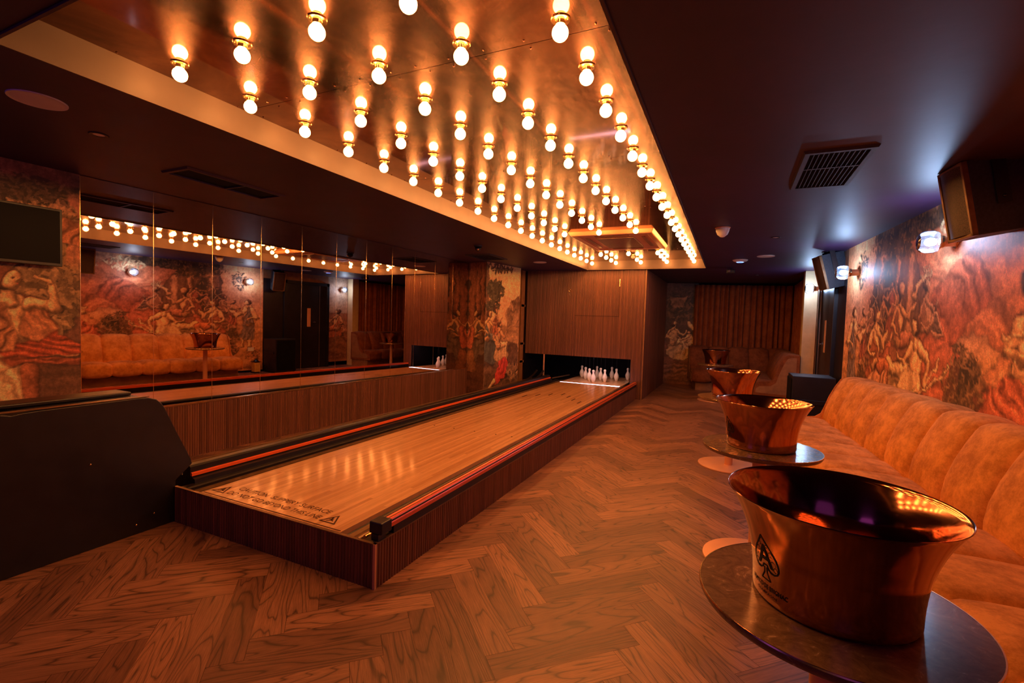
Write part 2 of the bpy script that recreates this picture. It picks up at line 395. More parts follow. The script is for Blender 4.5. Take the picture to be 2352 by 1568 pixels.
# ---------------------------------------------------------------- painted murals (generic pastoral scene, built up from brush shapes)
class Canvas:
    def __init__(s, x0, x1, z0, z1, res, seed):
        s.nx = int(abs(x1 - x0) / res) + 1; s.nz = int((z1 - z0) / res) + 1
        s.X, s.Z = np.meshgrid(np.linspace(x0, x1, s.nx), np.linspace(z0, z1, s.nz))
        s.rs = np.random.RandomState(seed); s.img = np.zeros((s.nz, s.nx, 3)); s.seed = seed
        s.wx = (s.fb(6, 3) - 0.5) * 0.13 + (s.fb(22, 2) - 0.5) * 0.034; s.wz = (s.fb(6.7, 3) - 0.5) * 0.13 + (s.fb(21, 2) - 0.5) * 0.034
        s.x = s.X + s.wx; s.z = s.Z + s.wz
    def vn(s, fx, fz, X=None, Z=None):
        X = s.X if X is None else X; Z = s.Z if Z is None else Z
        u = X * fx + 100.3; v = Z * fz + 71.7; i = np.floor(u).astype(int); j = np.floor(v).astype(int)
        fu = u - i; fv = v - j; fu = fu * fu * (3 - 2 * fu); fv = fv * fv * (3 - 2 * fv)
        k = s.rs.randint(0, 10000)
        def h(a, b):
            q = (a * 374761393 + b * 668265263 + k * 1274126177) & 0x7fffffff
            q = (q ^ (q >> 13)) * 1274126177 & 0x7fffffff
            return ((q ^ (q >> 16)) & 0xffff) / 65535.0
        return (h(i, j) * (1 - fu) + h(i + 1, j) * fu) * (1 - fv) + (h(i, j + 1) * (1 - fu) + h(i + 1, j + 1) * fu) * fv
    def fb(s, f, oct=4, ax=1.0, az=1.0, X=None, Z=None):
        t = 0; a = 1; n = 0
        for o in range(oct): t = t + a * s.vn(f * ax, f * az, X, Z); n += a; a *= 0.55; f *= 2.03
        return t / n
    def mix(s, mask, col):
        m_ = np.clip(mask, 0, 1)[..., None]; s.img = s.img * (1 - m_) + np.asarray(col) * m_ if np.ndim(col) == 1 else s.img * (1 - m_) + col * m_
    def cap(s, p, q, ra, rb, col, light=(-0.5, 0.8), soft=0.006, edge=0.35, k=0.75):
        ra *= 1.22; rb *= 1.22
        px, pz = p; dx, dz = q[0] - px, q[1] - pz; l2 = dx * dx + dz * dz + 1e-9
        t = np.clip(((s.x - px) * dx + (s.z - pz) * dz) / l2, 0, 1); ex = s.x - px - t * dx; ez = s.z - pz - t * dz
        r = ra + (rb - ra) * t; d = np.sqrt(ex * ex + ez * ez) / r
        nz_ = np.sqrt(np.clip(1 - d * d, 0, 1)); lam = (ex / r * light[0] + ez / r * light[1]) * k + nz_ * 0.55 + 0.28
        lam = np.clip(lam, 0.22, 1.15) * (0.86 + 0.28 * s.vn(55, 55))
        m_ = np.clip((1 - d) * r / soft, 0, 1); s.mix(np.clip((1.18 - d) * r / soft, 0, 1) * edge, (0.05, 0.022, 0.015))
        s.mix(m_, np.asarray(col) * lam[..., None])
    def cloth(s, poly, col, ang, freq=9, seed=0, amp=0.5, dark=0.25, soft=0.012):
        inside = np.zeros_like(s.x, bool); P = poly; n = len(P); dm = np.full(s.x.shape, 9.0)
        for i in range(n):
            x1, z1 = P[i]; x2, z2 = P[(i + 1) % n]
            cnd = ((z1 > s.z) != (z2 > s.z)) & (s.x < (x2 - x1) * (s.z - z1) / (z2 - z1 + 1e-12) + x1); inside ^= cnd
            dx, dz = x2 - x1, z2 - z1; t = np.clip(((s.x - x1) * dx + (s.z - z1) * dz) / (dx * dx + dz * dz + 1e-9), 0, 1)
            dm = np.minimum(dm, np.hypot(s.x - x1 - t * dx, s.z - z1 - t * dz))
        sd = np.where(inside, dm, -dm); m_ = np.clip(sd / soft, 0, 1)
        ca, sa = math.cos(ang), math.sin(ang); wv = 0.34 * (s.fb(2.6, 3) - 0.5) + 0.10 * (s.fb(8, 2) - .5)
        u = -s.x * sa + s.z * ca + wv; v = s.x * ca + s.z * sa
        a1 = u * freq * (1 + .25 * (s.fb(1.3, 2) - .5)) + 1.2 * s.vn(2.1, 2.1); f = 1 - np.abs(2 * (a1 - np.floor(a1)) - 1)
        a2 = (u + .3 * wv) * freq * 2.3 + 2 * s.vn(3, 3); f2 = 1 - np.abs(2 * (a2 - np.floor(a2)) - 1)
        am = np.clip(1.7 * s.fb(3.5, 2, 1, 1) - .25, .15, 1)
        sh = dark + (1 - dark) * (0.55 + am * (f ** 0.8 - 0.55)) + 0.22 * (f2 - 0.5) * am * amp * 2
        sh = np.clip(sh * (0.62 + 0.75 * s.fb(2.2, 3)), 0.14, 1.2)
        s.mix(np.clip((sd + 0.010) / 0.012, 0, 1) * 0.5, (0.045, 0.018, 0.014)); s.mix(m_, np.asarray(col) * sh[..., None])
    def leaves(s, cx, cz, rx, rz, n, col, size=0.035, dark=True):
        if dark:
            d = ((s.x - cx) / rx) ** 2 + ((s.z - cz) / rz) ** 2 + (s.fb(9, 3) - 0.5) * 1.6
            s.mix(np.clip((1 - d) * 3, 0, 1) * 0.8, (0.045, 0.032, 0.022))
        for _ in range(n):
            a = s.rs.rand() * 2 * PI; rr = math.sqrt(s.rs.rand()); px = cx + rx * rr * math.cos(a); pz = cz + rz * rr * math.sin(a)
            t = s.rs.rand() * PI * 2; l = size * (0.6 + 0.9 * s.rs.rand()); wd = l * 0.3; b = 0.45 + 0.8 * s.rs.rand()
            m_ = (np.abs(s.X - px) < l) & (np.abs(s.Z - pz) < l)
            jj, ii = np.where(m_)
            if not len(jj): continue
            ex = s.X[jj, ii] - px; ez = s.Z[jj, ii] - pz; u = ex * math.cos(t) + ez * math.sin(t); v = -ex * math.sin(t) + ez * math.cos(t)
            g = (u / l) ** 2 + (v / wd) ** 2 < 1; s.img[jj[g], ii[g]] = np.asarray(col) * b
    def bg(s, horizon, sky=(0.50, 0.27, 0.15), sky2=(0.30, 0.16, 0.10), land=(0.26, 0.13, 0.07)):
        n = s.fb(1.5, 5, 0.6, 1.7); k = np.clip((n - 0.35) * 2.6, 0, 1)[..., None]
        s.img = np.asarray(sky2) * (1 - k) + np.asarray(sky) * k
        hz = horizon + 0.10 * (s.fb(1.3, 3) - 0.5); n2 = s.fb(4, 5, 0.5, 2.6)
        L_ = np.asarray(land) * (0.45 + 1.2 * n2[..., None]); s.mix(np.clip((hz - s.z) / 0.03, 0, 1), L_)
    def trunk(s, x, w_, z0, z1, col=(0.12, 0.06, 0.035)):
        xx = s.x + 0.09 * (s.fb(1.1, 2) - 0.5); d = np.abs(xx - x) / w_; m_ = np.clip((1 - d) * 5, 0, 1) * np.clip((s.z - z0) / .1, 0, 1) * np.clip((z1 - s.z) / .1, 0, 1)
        s.mix(m_, np.asarray(col) * (0.4 + 1.5 * s.fb(6, 4, 4, 0.35))[..., None])
    def figure(s, x, z, h, face=1, skin=(0.62, 0.36, 0.20), dress=(0.42, 0.12, 0.06), pose='stand', seed=0):
        """x,z seat/foot point; h = body scale; face = +1/-1 along +x"""
        f = face; S = lambda a, b: (x + f * a * h, z + b * h)
        hair = (0.13, 0.055, 0.03)
        if pose == 'stand':
            s.cap(S(0.00, .48), S(-.05, .03), .060 * h, .030 * h, skin); s.cap(S(.03, .48), S(.13, .03), .060 * h, .028 * h, skin)
            s.cap(S(.13, .03), S(.19, .01), .024 * h, .018 * h, skin); s.cap(S(-.05, .03), S(.01, .01), .024 * h, .018 * h, skin)
            s.cloth([S(-.10, .62), S(.10, .64), S(.16, .36), S(.22, .22), S(.02, .16), S(-.12, .20)], dress, R(80), 6 / h)
            s.cap(S(0, .56), S(.02, .78), .085 * h, .095 * h, skin)
            s.cloth([S(-.12, .80), S(.02, .84), S(.12, .62), S(.08, .50), S(-.11, .52)], dress, R(60), 7 / h)
            s.cap(S(.07, .79), S(.24, .66), .038 * h, .030 * h, skin); s.cap(S(.24, .66), S(.36, .77), .030 * h, .022 * h, skin)
            s.cap(S(-.07, .79), S(-.16, .62), .038 * h, .030 * h, skin); s.cap(S(-.16, .62), S(.02, .58), .030 * h, .022 * h, skin)
            s.cap(S(.02, .84), S(.03, .89), .032 * h, .030 * h, skin); s.cap(S(.02, .95), S(.00, .965), .060 * h, .055 * h, hair); s.cap(S(.045, .93), S(.05, .945), .042 * h, .042 * h, skin)
        elif pose == 'recline':
            s.cloth([S(-.15, .10), S(.15, .30), S(.50, .26), S(.85, .12), S(1.0, -.02), S(.6, -.10), S(-.1, -.10)], dress, R(-18), 5 / h)
            s.cap(S(.20, .16), S(.55, .22), .085 * h, .065 * h, tuple(c * .9 for c in dress)); s.cap(S(.55, .22), S(.86, .05), .062 * h, .035 * h, skin)
            s.cap(S(.0, .12), S(-.02, .38), .105 * h, .110 * h, skin); s.cap(S(.09, .42), S(.24, .26), .042 * h, .034 * h, skin); s.cap(S(.24, .26), S(.38, .34), .033 * h, .025 * h, skin)
            s.cap(S(-.10, .44), S(-.26, .28), .044 * h, .036 * h, skin); s.cap(S(-.26, .28), S(-.20, .08), .034 * h, .026 * h, skin)
            s.cap(S(.0, .46), S(.03, .54), .036 * h, .034 * h, skin); s.cap(S(.0, .62), S(-.02, .63), .072 * h, .066 * h, hair); s.cap(S(.05, .60), S(.055, .62), .052 * h, .050 * h, skin)
            s.cloth([S(-.14, .16), S(.10, .20), S(.34, .14), S(.30, -.02), S(-.12, -.04)], tuple(min(1, c * 1.25) for c in dress), R(30), 6 / h)
        elif pose == 'sit':
            s.cloth([S(-.20, .0), S(-.16, .40), S(.12, .44), S(.42, .36), S(.46, .10), S(.40, -.22), S(.05, -.25)], dress, R(62), 5 / h)
            s.cap(S(.02, .34), S(.34, .34), .085 * h, .07 * h, tuple(min(1, c * 1.15) for c in dress)); s.cap(S(.36, .32), S(.34, -.02), .06 * h, .034 * h, tuple(c for c in dress))
            s.cap(S(.34, -.02), S(.42, -.16), .03 * h, .022 * h, skin)
            s.cap(S(-.02, .36), S(.0, .66), .10 * h, .105 * h, skin); s.cloth([S(-.13, .34), S(-.11, .74), S(.0, .60), S(.12, .36)], dress, R(70), 8 / h)
            s.cap(S(.08, .70), S(.26, .56), .042 * h, .034 * h, skin); s.cap(S(.26, .56), S(.36, .72), .033 * h, .024 * h, skin)
            s.cap(S(-.09, .70), S(-.20, .50), .044 * h, .035 * h, skin); s.cap(S(-.20, .50), S(-.02, .42), .033 * h, .025 * h, skin)
            s.cap(S(.01, .74), S(.03, .82), .036 * h, .034 * h, skin); s.cap(S(.0, .90), S(-.02, .91), .072 * h, .066 * h, hair); s.cap(S(.05, .88), S(.055, .895), .052 * h, .050 * h, skin)
    def finish(s, gain=1.0):
        n = s.fb(38, 3, 1.6, 0.7); im = s.img
        # painterly engraving: dark contours where tones change, and swirling stroke ridges
        lum = im.mean(2); gz, gx = np.gradient(lum); g = np.hypot(gx, gz); g = g / (np.percentile(g, 97) + 1e-6)
        qx = s.X + .10 * (s.fb(3, 2) - .5); qz = s.Z + .10 * (s.fb(3, 2) - .5)
        r1 = 1 - np.abs(2 * s.fb(11, 3, 1, 1, qx, qz) - 1); r2 = 1 - np.abs(2 * s.fb(24, 2, 1.3, .8, qx, qz) - 1)
        k = (0.84 + 0.24 * np.clip((r1 - .55) * 2.4, 0, 1)) * (0.88 + 0.20 * np.clip((r2 - .5) * 2, 0, 1)) * (1 - 0.45 * np.clip(g - .25, 0, 1))
        s.img = np.clip(im * (0.80 + 0.40 * n)[..., None] * k[..., None] * 1.75 * gain, 0.006, 0.9); s.img = np.clip((s.img / .42) ** 1.28 * .42, .006, .9)
    def mesh(s, name, fn, parent=None):
        """fn(X,Z) -> world coordinates arrays"""
        P = fn(s.X, s.Z); mb = MB(); V = np.stack(P, -1).reshape(-1, 3); mb.v = V.tolist()
        nx, nz = s.nx, s.nz; i = np.arange(nz - 1)[:, None] * nx + np.arange(nx - 1)[None, :]; i = i.ravel()
        mb.f = np.stack([i, i + 1, i + nx + 1, i + nx], -1).tolist()
        mb.c = np.concatenate([s.img.reshape(-1, 3), np.ones((nx * nz, 1))], 1)
        return mb.build(name, M['mural'], parent)

SKIN = (0.66, 0.37, 0.19); SKIN2 = (0.56, 0.30, 0.16); RED = (0.46, 0.13, 0.07); PINK = (0.58, 0.20, 0.12); CREAM = (0.60, 0.38, 0.21); BLUE = (0.16, 0.14, 0.13); RUST = (0.40, 0.15, 0.07)

def mural_right():
    c = Canvas(0.6, 7.18, 0.05, CH, 0.0135, 3)
    c.bg(1.25, (0.54, 0.29, 0.155), (0.34, 0.18, 0.105), (0.34, 0.18, 0.09))
    for tx, tw in ((5.15, .16), (5.5, .12), (5.85, .15), (6.15, .08), (4.75, .12)): c.trunk(tx, tw, 1.1, 2.5)
    c.leaves(5.6, 2.30, .75, .22, 160, (0.20, 0.11, 0.05)); c.leaves(5.9, 1.75, .35, .35, 60, (0.24, 0.13, 0.06), dark=True)
    c.leaves(4.9, 2.25, .5, .18, 60, (0.16, 0.09, 0.045)); c.leaves(6.65, 2.1, .16, .22, 60, (0.12, 0.075, 0.04), .03, False)
    # swag of drapery that falls from the upper near side
    c.cloth([(0.6, 2.5), (3.2, 2.5), (5.42, 2.22), (5.20, 1.92), (4.90, 1.55), (4.72, 1.32), (4.30, 1.42), (3.95, 1.28), (3.3, 1.5), (0.6, 1.3)], (0.46, 0.19, 0.10), R(24), 2.6, amp=.7, dark=.42)
    c.cloth([(4.35, 2.05), (4.95, 1.72), (4.74, 1.26), (4.45, 1.42), (4.1, 1.62)], (0.44, 0.15, 0.08), R(48), 5)
    c.cloth([(3.1, 2.5), (4.6, 2.5), (4.0, 2.16), (3.2, 2.02)], (0.50, 0.27, 0.16), R(-28), 4, dark=.45)
    c.leaves(4.55, 2.26, .30, .12, 70, (0.50, 0.34, 0.20), .045, False); c.leaves(3.95, 2.22, .18, .12, 34, (0.42, 0.30, 0.18), .04, False)
    c.leaves(4.60, 1.12, .38, .22, 130, (0.16, 0.095, 0.05), .035); c.leaves(6.2, .85, .45, .2, 120, (0.22, 0.12, 0.06))
    # crowd of half-seen followers between the trees
    for i_, (fx, fz, fh) in enumerate(((5.05, 1.25, .62), (5.75, 1.30, .60), (6.0, 1.15, .62), (6.3, 1.22, .60), (6.52, 1.0, .62), (4.85, 1.05, .60))):
        c.figure(fx, fz, fh, 1 if i_ % 2 else -1, (0.44, .23, .13), [(0.30, .14, .08), (0.36, .13, .08), (0.26, .15, .10)][i_ % 3], 'stand' if i_ % 3 else 'sit')
    c.cap((6.05, 1.95), (6.45, 1.35), .010, .008, (0.5, .3, .16)); c.cap((5.9, 1.4), (6.35, 1.95), .010, .008, (0.5, .3, .16))
    # near group: large seated players
    c.cap((2.95, 1.55), (2.95, 2.12), .10, .15, (0.56, .28, .15)); c.cap((2.95, 1.25), (2.95, 1.52), .05, .09, (0.5, .25, .13))
    c.cloth([(2.3, 1.55), (3.1, 1.75), (3.9, 1.35), (4.4, .95), (4.2, .55), (2.0, .5)], (0.50, .24, .13), R(-30), 4, dark=.35)
    c.figure(2.75, .78, 1.15, 1, SKIN, CREAM, 'sit'); c.figure(3.72, .80, 1.02, -1, SKIN, (0.60, .34, .19), 'sit')
    c.cap((3.25, 1.58), (3.95, 1.40), .018, .014, (0.70, .42, .22)); c.figure(3.22, .74, .95, 1, SKIN, PINK, 'sit')
    c.cloth([(3.35, 1.02), (3.9, 1.16), (4.25, .98), (4.38, .72), (4.2, .55), (3.2, .55)], (0.66, 0.22, 0.13), R(25), 7)
    c.figure(2.0, .6, 1.3, 1, SKIN, CREAM, 'sit'); c.figure(1.2, .6, 1.3, -1, SKIN2, RED, 'sit')
    # reclining couple in the middle
    c.cloth([(4.4, 1.30), (5.0, 1.42), (5.6, 1.36), (6.35, 1.06), (6.3, .60), (4.5, .60)], (0.44, 0.16, 0.09), R(-16), 6, dark=.3)
    c.figure(5.56, 1.08, .80, -1, SKIN2, (0.34, .15, .09), 'sit')
    c.figure(5.18, .88, .98, 1, SKIN, CREAM, 'recline')
    c.cap((5.30, 1.72), (5.12, 1.86), .030, .02, SKIN); c.leaves(5.06, 1.90, .09, .07, 36, (0.55, .36, .2), .022, False)
    c.cap((4.62, 1.16), (4.95, .92), .020, .014, (0.72, .45, .25)); c.cap((4.95, .92), (5.32, .86), .016, .02, (0.72, .45, .25)); c.cap((4.76, 1.18), (4.98, .95), .016, .012, (0.66, .4, .22))
    c.figure(6.12, .80, .86, -1, SKIN, RUST, 'sit'); c.cloth([(5.8, 1.05), (6.2, 1.0), (6.5, .8), (6.4, .5), (5.7, .6)], (0.58, .30, .17), R(-40), 7)
    c.leaves(4.42, 1.05, .28, .26, 150, (0.22, 0.13, 0.07), .028)
    # archer standing in the open landscape
    c.figure(6.86, .58, 1.10, -1, SKIN, (0.24, .17, .14), 'stand'); c.cap((6.48, 1.48), (6.60, 1.46), .045, .04, (0.40, .2, .1)); c.cap((6.48, 1.48), (6.76, 1.34), .016, .012, (0.45, .25, .13))
    c.leaves(6.95, .42, .16, .16, 90, (0.40, .2, .11), .04); c.leaves(6.45, .55, .2, .14, 60, (0.3, .16, .09), .035)
    c.finish(1.0)
    xs = lambda X, Z: (1.453 - 0.080 * (X - 4.9), X, Z)
    return struct(c.mesh('wall_right', xs))

def mural_left():
    # Y 1.0 .. 1.975 is what the camera sees; painted finely there
    c = Canvas(1.05, 1.975, 0.30, CH, 0.0055, 11)
    c.wx *= .5; c.wz *= .5; c.x = c.X + c.wx; c.z = c.Z + c.wz
    c.bg(1.0, (0.22, 0.10, 0.06), (0.10, 0.05, 0.035), (0.12, 0.06, 0.035))
    c.leaves(1.72, 1.62, .30, .40, 420, (0.22, 0.13, 0.07), .045); c.leaves(1.5, 2.05, .5, .12, 300, (0.34, 0.19, 0.10), .024)
    c.leaves(1.4, 2.18, .5, .08, 260, (0.42, 0.24, 0.13), .022); c.leaves(1.62, 2.26, .45, .09, 160, (0.12, 0.07, 0.04), .03)
    c.trunk(1.92, .05, 1.7, 2.3, (0.3, .13, .08)); c.leaves(1.88, 2.1, .10, .10, 60, (0.34, .19, .11), .03, False)
    c.cloth([(1.80, 2.10), (1.98, 2.05), (1.98, 1.85), (1.84, 1.88)], (0.44, .18, .1), R(70), 12)
    c.leaves(1.80, 1.47, .14, .30, 150, (0.24, 0.15, 0.08), .05)
    # pale draped figure in front, low
    c.cloth([(1.05, 1.40), (1.42, 1.34), (1.58, 1.18), (1.66, .92), (1.74, .72), (1.70, .45), (1.05, .35)], (0.66, 0.42, 0.23), R(112), 8, dark=.35)
    c.cloth([(1.30, 1.12), (1.56, 1.18), (1.62, .98), (1.48, .86), (1.30, .92)], (0.70, .42, .22), R(40), 14, dark=.4)
    # table edge
    c.cloth([(1.52, 1.02), (1.98, 1.00), (1.98, .94), (1.56, .94)], (0.30, .10, .05), 0, 18); c.cap((1.62, 1.035), (1.96, 1.02), .012, .012, (0.50, .26, .13))
    c.cap((1.66, .90), (1.72, .55), .05, .035, (0.28, .11, .055)); c.cap((1.72, .55), (1.76, .46), .035, .05, (0.28, .11, .055))
    # woman looking up, arm raised
    c.cloth([(1.44, 1.44), (1.60, 1.50), (1.78, 1.44), (1.84, 1.20), (1.97, 1.12), (1.98, 1.03), (1.55, 1.00), (1.47, 1.16)], (0.46, 0.12, 0.055), R(-15), 9, dark=.25)
    c.cap((1.58, 1.40), (1.60, 1.20), .085, .070, SKIN); c.cap((1.57, 1.52), (1.575, 1.43), .034, .042, SKIN)
    c.cloth([(1.46, 1.44), (1.54, 1.42), (1.62, 1.16), (1.60, 1.04), (1.47, 1.10)], (0.42, .20, .10), R(65), 14)
    c.cloth([(1.66, 1.46), (1.78, 1.38), (1.84, 1.24), (1.72, 1.14), (1.62, 1.18)], (0.48, .22, .11), R(110), 14)
    c.cap((1.555, 1.585), (1.56, 1.60), .062, .058, (0.16, .06, .03)); c.cap((1.585, 1.575), (1.60, 1.60), .044, .040, SKIN); c.cap((1.628, 1.60), (1.632, 1.603), .010, .008, SKIN)
    c.cap((1.600, 1.612), (1.606, 1.613), .006, .005, (0.10, .05, .03)); c.cap((1.628, 1.575), (1.634, 1.577), .007, .005, (0.5, .14, .08))
    c.cap((1.68, 1.42), (1.83, 1.40), .036, .032, SKIN); c.cap((1.83, 1.40), (1.78, 1.58), .032, .022, SKIN); c.cap((1.78, 1.58), (1.71, 1.62), .020, .012, SKIN)
    c.cloth([(1.45, .56), (1.98, .62), (1.98, .30), (1.3, .30)], (0.34, .17, .09), R(8), 10)
    c.finish(1.15)
    o = struct(c.mesh('wall_left', lambda X, Z: (LW(X) + 0.0 * X, X, Z)))
    return o

def mural_box(name, c, fn): return struct(c.mesh(name, fn))

# ---------------------------------------------------------------- room shell
def build_floor():
    mb = MB(); w_, n = 0.1335, 5; l_ = 0.1335 * n; g = 0.0011; cols = []; uvs = []
    A = Vector((-0.872, 2.088)); ea = Vector((1, 1)).normalized(); eb = Vector((-1, 1)).normalized(); rr = random.Random(5)
    def put(a0, a1, b0, b1, along):
        P = [A + ea * (a * w_) + eb * (b * w_) for a, b in ((a0, b0), (a1, b0), (a1, b1), (a0, b1))]
        cx = sum(p.x for p in P) / 4; cy = sum(p.y for p in P) / 4
        if not (-5.0 < cx < 2.1 and -2.0 < cy < 12.9): return
        if -3.5 < cx < -2.0 and 2.6 < cy < 10: return          # under the lane
        if cx < -5.2 or cx > RW(cy) + .45: return
        c0 = Vector((cx, cy)); P = [c0 + (p - c0) * 1.0 for p in P]
        P = [p + (c0 - p).normalized() * g for p in P]
        mb.add([(p.x, p.y, 0.0) for p in P], [(0, 1, 2, 3)])
        t = rr.random(); cols.extend([(t, t, t, 1)] * 4); ou, ov = rr.random() * 40, rr.random() * 40
        q = [(0, 0), (l_, 0), (l_, w_), (0, w_)] if along else [(0, 0), (0, w_), (l_, w_), (l_, 0)]
        uvs.extend([(ou + u, ov + v) for u, v in q])
    for T in range(-14, 15):
        for k in range(-140, 140):
            oa, ob = T * (n), -T * (n)
            put(k + oa, k + n + oa, k - 1 + ob, k + ob, True)
            put(k + n + oa, k + n + 1 + oa, k - n + ob, k + ob, False)
    mb.c = cols; mb.uv = uvs
    o = struct(mb.build('floor', M['floor']))
    sub = MB().box(-5.1, 2.3, -3.2, 13.2, -0.06, -0.0015); s = sub.build('floor_joint', M['black_matt'], o)
    return o
build_floor()

def build_ceiling():
    mb = MB(); x0, x1, y0, y1 = -5.1, 2.3, -3.2, 13.2
    H = [(-2.69, 0.857), (-0.433, 0.857), (-0.485, 8.95), (-2.606, 8.95)]; O = [(x0, y0), (x1, y0), (x1, y1), (x0, y1)]
    for z in (CH, CH + 0.03):
        v = [(x, y, z) for x, y in O] + [(x, y, z) for x, y in H]
        mb.add(v, [(0, 1, 5, 4), (1, 2, 6, 5), (2, 3, 7, 6), (3, 0, 4, 7)])
    return struct(mb.build('ceiling', M['ceiling']))
build_ceiling()
mural_right(); mural_left()
struct(MB().box(-5.1, 2.3, -3.2, -3.1, 0, CH).build('wall_back', M['black']))
struct(MB().box(1.80, 1.9, -3.1, 0.6, 0, CH).build('wall_right', M['black']))
struct(MB().hull8([(LW(-3.1), -3.1, 0), (LW(1.05), 1.05, 0), (LW(1.05) - .1, 1.05, 0), (LW(-3.1) - .1, -3.1, 0), (LW(-3.1), -3.1, CH), (LW(1.05), 1.05, CH), (LW(1.05) - .1, 1.05, CH), (LW(-3.1) - .1, -3.1, CH)]).build('wall_left', M['black']))
# plain wall behind the mirrors and in front of the mural (out of frame)
struct(MB().hull8([(LW(1.976) - .03, 1.976, 0), (LW(7.62) - .03, 7.62, 0), (LW(7.62) - .12, 7.62, 0), (LW(1.976) - .12, 1.976, 0),
                   (LW(1.976) - .03, 1.976, CH), (LW(7.62) - .03, 7.62, CH), (LW(7.62) - .12, 7.62, CH), (LW(1.976) - .12, 1.976, CH)]).build('wall_left', M['black_matt']))

# mural around the box column beside the mirrors
def column():
    c = Canvas(0, 0.42, 0.0, CH, 0.012, 21)
    c.bg(.6, (0.14, 0.075, 0.05), (0.07, 0.04, 0.03), (0.12, .06, .035))
    for tx in (.06, .16, .27, .37): c.trunk(tx, .05, 1.1, 2.5, (0.20, .09, .05))
    c.figure(.26, .85, .75, -1, SKIN, (0.20, .14, .10), 'sit'); c.cloth([(0, 1.2), (.14, 1.35), (.2, 1.1), (.12, .85), (0, .9)], (0.46, .17, .09), R(80), 8)
    c.cloth([(0, .82), (.16, .86), (.24, .40), (0, .45)], (0.36, .18, .09), R(90), 4); c.finish()
    a = Vector((-4.445, 7.585)); b = Vector((-4.035, 7.50)); e = Vector((-3.84, 8.56)); g = (e - b).normalized()
    c.mesh('wall_column', lambda X, Z: (a.x + (b.x - a.x) * X / .42, a.y + (b.y - a.y) * X / .42, Z))['kind'] = 'structure'
    c = Canvas(0, 1.08, 0.0, CH, 0.012, 22)
    c.bg(1.35, (0.66, 0.42, 0.22), (0.50, 0.29, 0.16), (0.30, .17, .09))
    c.trunk(.0, .07, .2, 2.5, (0.15, .08, .045)); c.leaves(.28, 1.95, .24, .16, 130, (0.11, .085, .05), .06, False); c.leaves(.20, 1.66, .20, .10, 70, (0.11, .085, .05), .05, False); c.leaves(.3, 2.36, .5, .06, 60, (0.13, .09, .05), .05, False)
    c.cloth([(.62, 1.55), (.8, 1.75), (1.08, 1.9), (1.08, 1.3), (.7, 1.25)], (0.36, .21, .12), R(60), 5)
    c.cloth([(0, .80), (.35, 1.0), (1.08, .95), (1.08, .1), (0, .1)], (0.20, .11, .06), R(20), 5)
    c.figure(.10, .80, .80, 1, SKIN, (0.15, .14, .12), 'sit'); c.figure(.42, .70, .72, 1, SKIN2, CREAM, 'sit'); c.figure(.30, 1.05, .55, 1, SKIN2, RUST, 'stand')
    c.cloth([(.40, .62), (.62, .72), (.78, .60), (.62, .32), (.30, .20)], (0.56, .09, .06), R(55), 8); c.cap((.30, .30), (.20, .18), .05, .03, SKIN)
    c.leaves(.9, .42, .18, .16, 60, (0.34, .2, .11), .05); c.finish()
    c.mesh('wall_column', lambda X, Z: (b.x + g.x * X, b.y + g.y * X, Z))['kind'] = 'structure'
column()

def far_wall():
    d = Vector((1.0, 0.20)).normalized(); o = Vector((-1.52, 12.05))
    c = Canvas(0, .74, 0, CH, .014, 31); c.bg(1.0, (0.20, .10, .06), (0.08, .045, .03), (0.16, .07, .04))
    c.leaves(.4, 1.9, .4, .4, 60, (0.14, .08, .045), .06); c.cloth([(.1, 2.1), (.5, 2.15), (.4, 1.85), (.15, 1.8)], (0.34, .18, .1), R(20), 4)
    c.figure(.22, .75, .78, 1, SKIN, CREAM, 'sit'); c.figure(.58, .58, .72, -1, SKIN, SKIN, 'stand'); c.cap((.52, 1.5), (.74, 1.3), .035, .03, SKIN); c.cloth([(0, .5), (.74, .45), (.74, .1), (0, .1)], (0.30, .14, .08), R(5), 6)
    c.finish(); c.mesh('wall_far', lambda X, Z: (o.x + d.x * X, o.y + d.y * X, Z))['kind'] = 'structure'
    p = o + d * .70; q = o + d * 3.4
    struct(MB().hull8([(p.x, p.y + .02, 0), (q.x, q.y + .02, 0), (q.x, q.y + .1, 0), (p.x, p.y + .1, 0), (p.x, p.y + .02, CH), (q.x, q.y + .02, CH), (q.x, q.y + .1, CH), (p.x, p.y + .1, CH)]).build('wall_far', M['black_matt']))
    # curtain: deep vertical folds
    L_ = 2.42; n = 330; rows = [0.02, .5, 1.0, 1.5, 2.0, 2.40]; P = []; rr = random.Random(3); ph = []
    t = 0; edges = [0]
    while t < L_: t += rr.uniform(.085, .15); edges.append(min(t, L_))
    for z in rows:
        row = []
        for i in range(n + 1):
            s_ = L_ * i / n; k = max(j for j in range(len(edges)) if edges[j] <= s_ + 1e-9); k = min(k, len(edges) - 2); u = (s_ - edges[k]) / max(1e-6, edges[k + 1] - edges[k])
            dep = 0.115 * (abs(math.sin(PI * u)) ** 0.7) * (0.8 + .2 * math.sin(k * 2.3)) + .012 * math.sin(k * 1.7 + z * 2)
            xx = s_ + .02 * math.sin(k * 3.1) * (z / 2.4 - .5); q = o + d * (.66 + xx); row.append((q.x + d.y * (dep + .05), q.y - d.x * (dep + .05), z))
        P.append(row)
    tag(MB().grid(P).build('curtain', M['curtain'], smooth=True, sharp=0), 'floor-length rust velvet curtain in deep folds across the far wall', 'curtain')
far_wall()

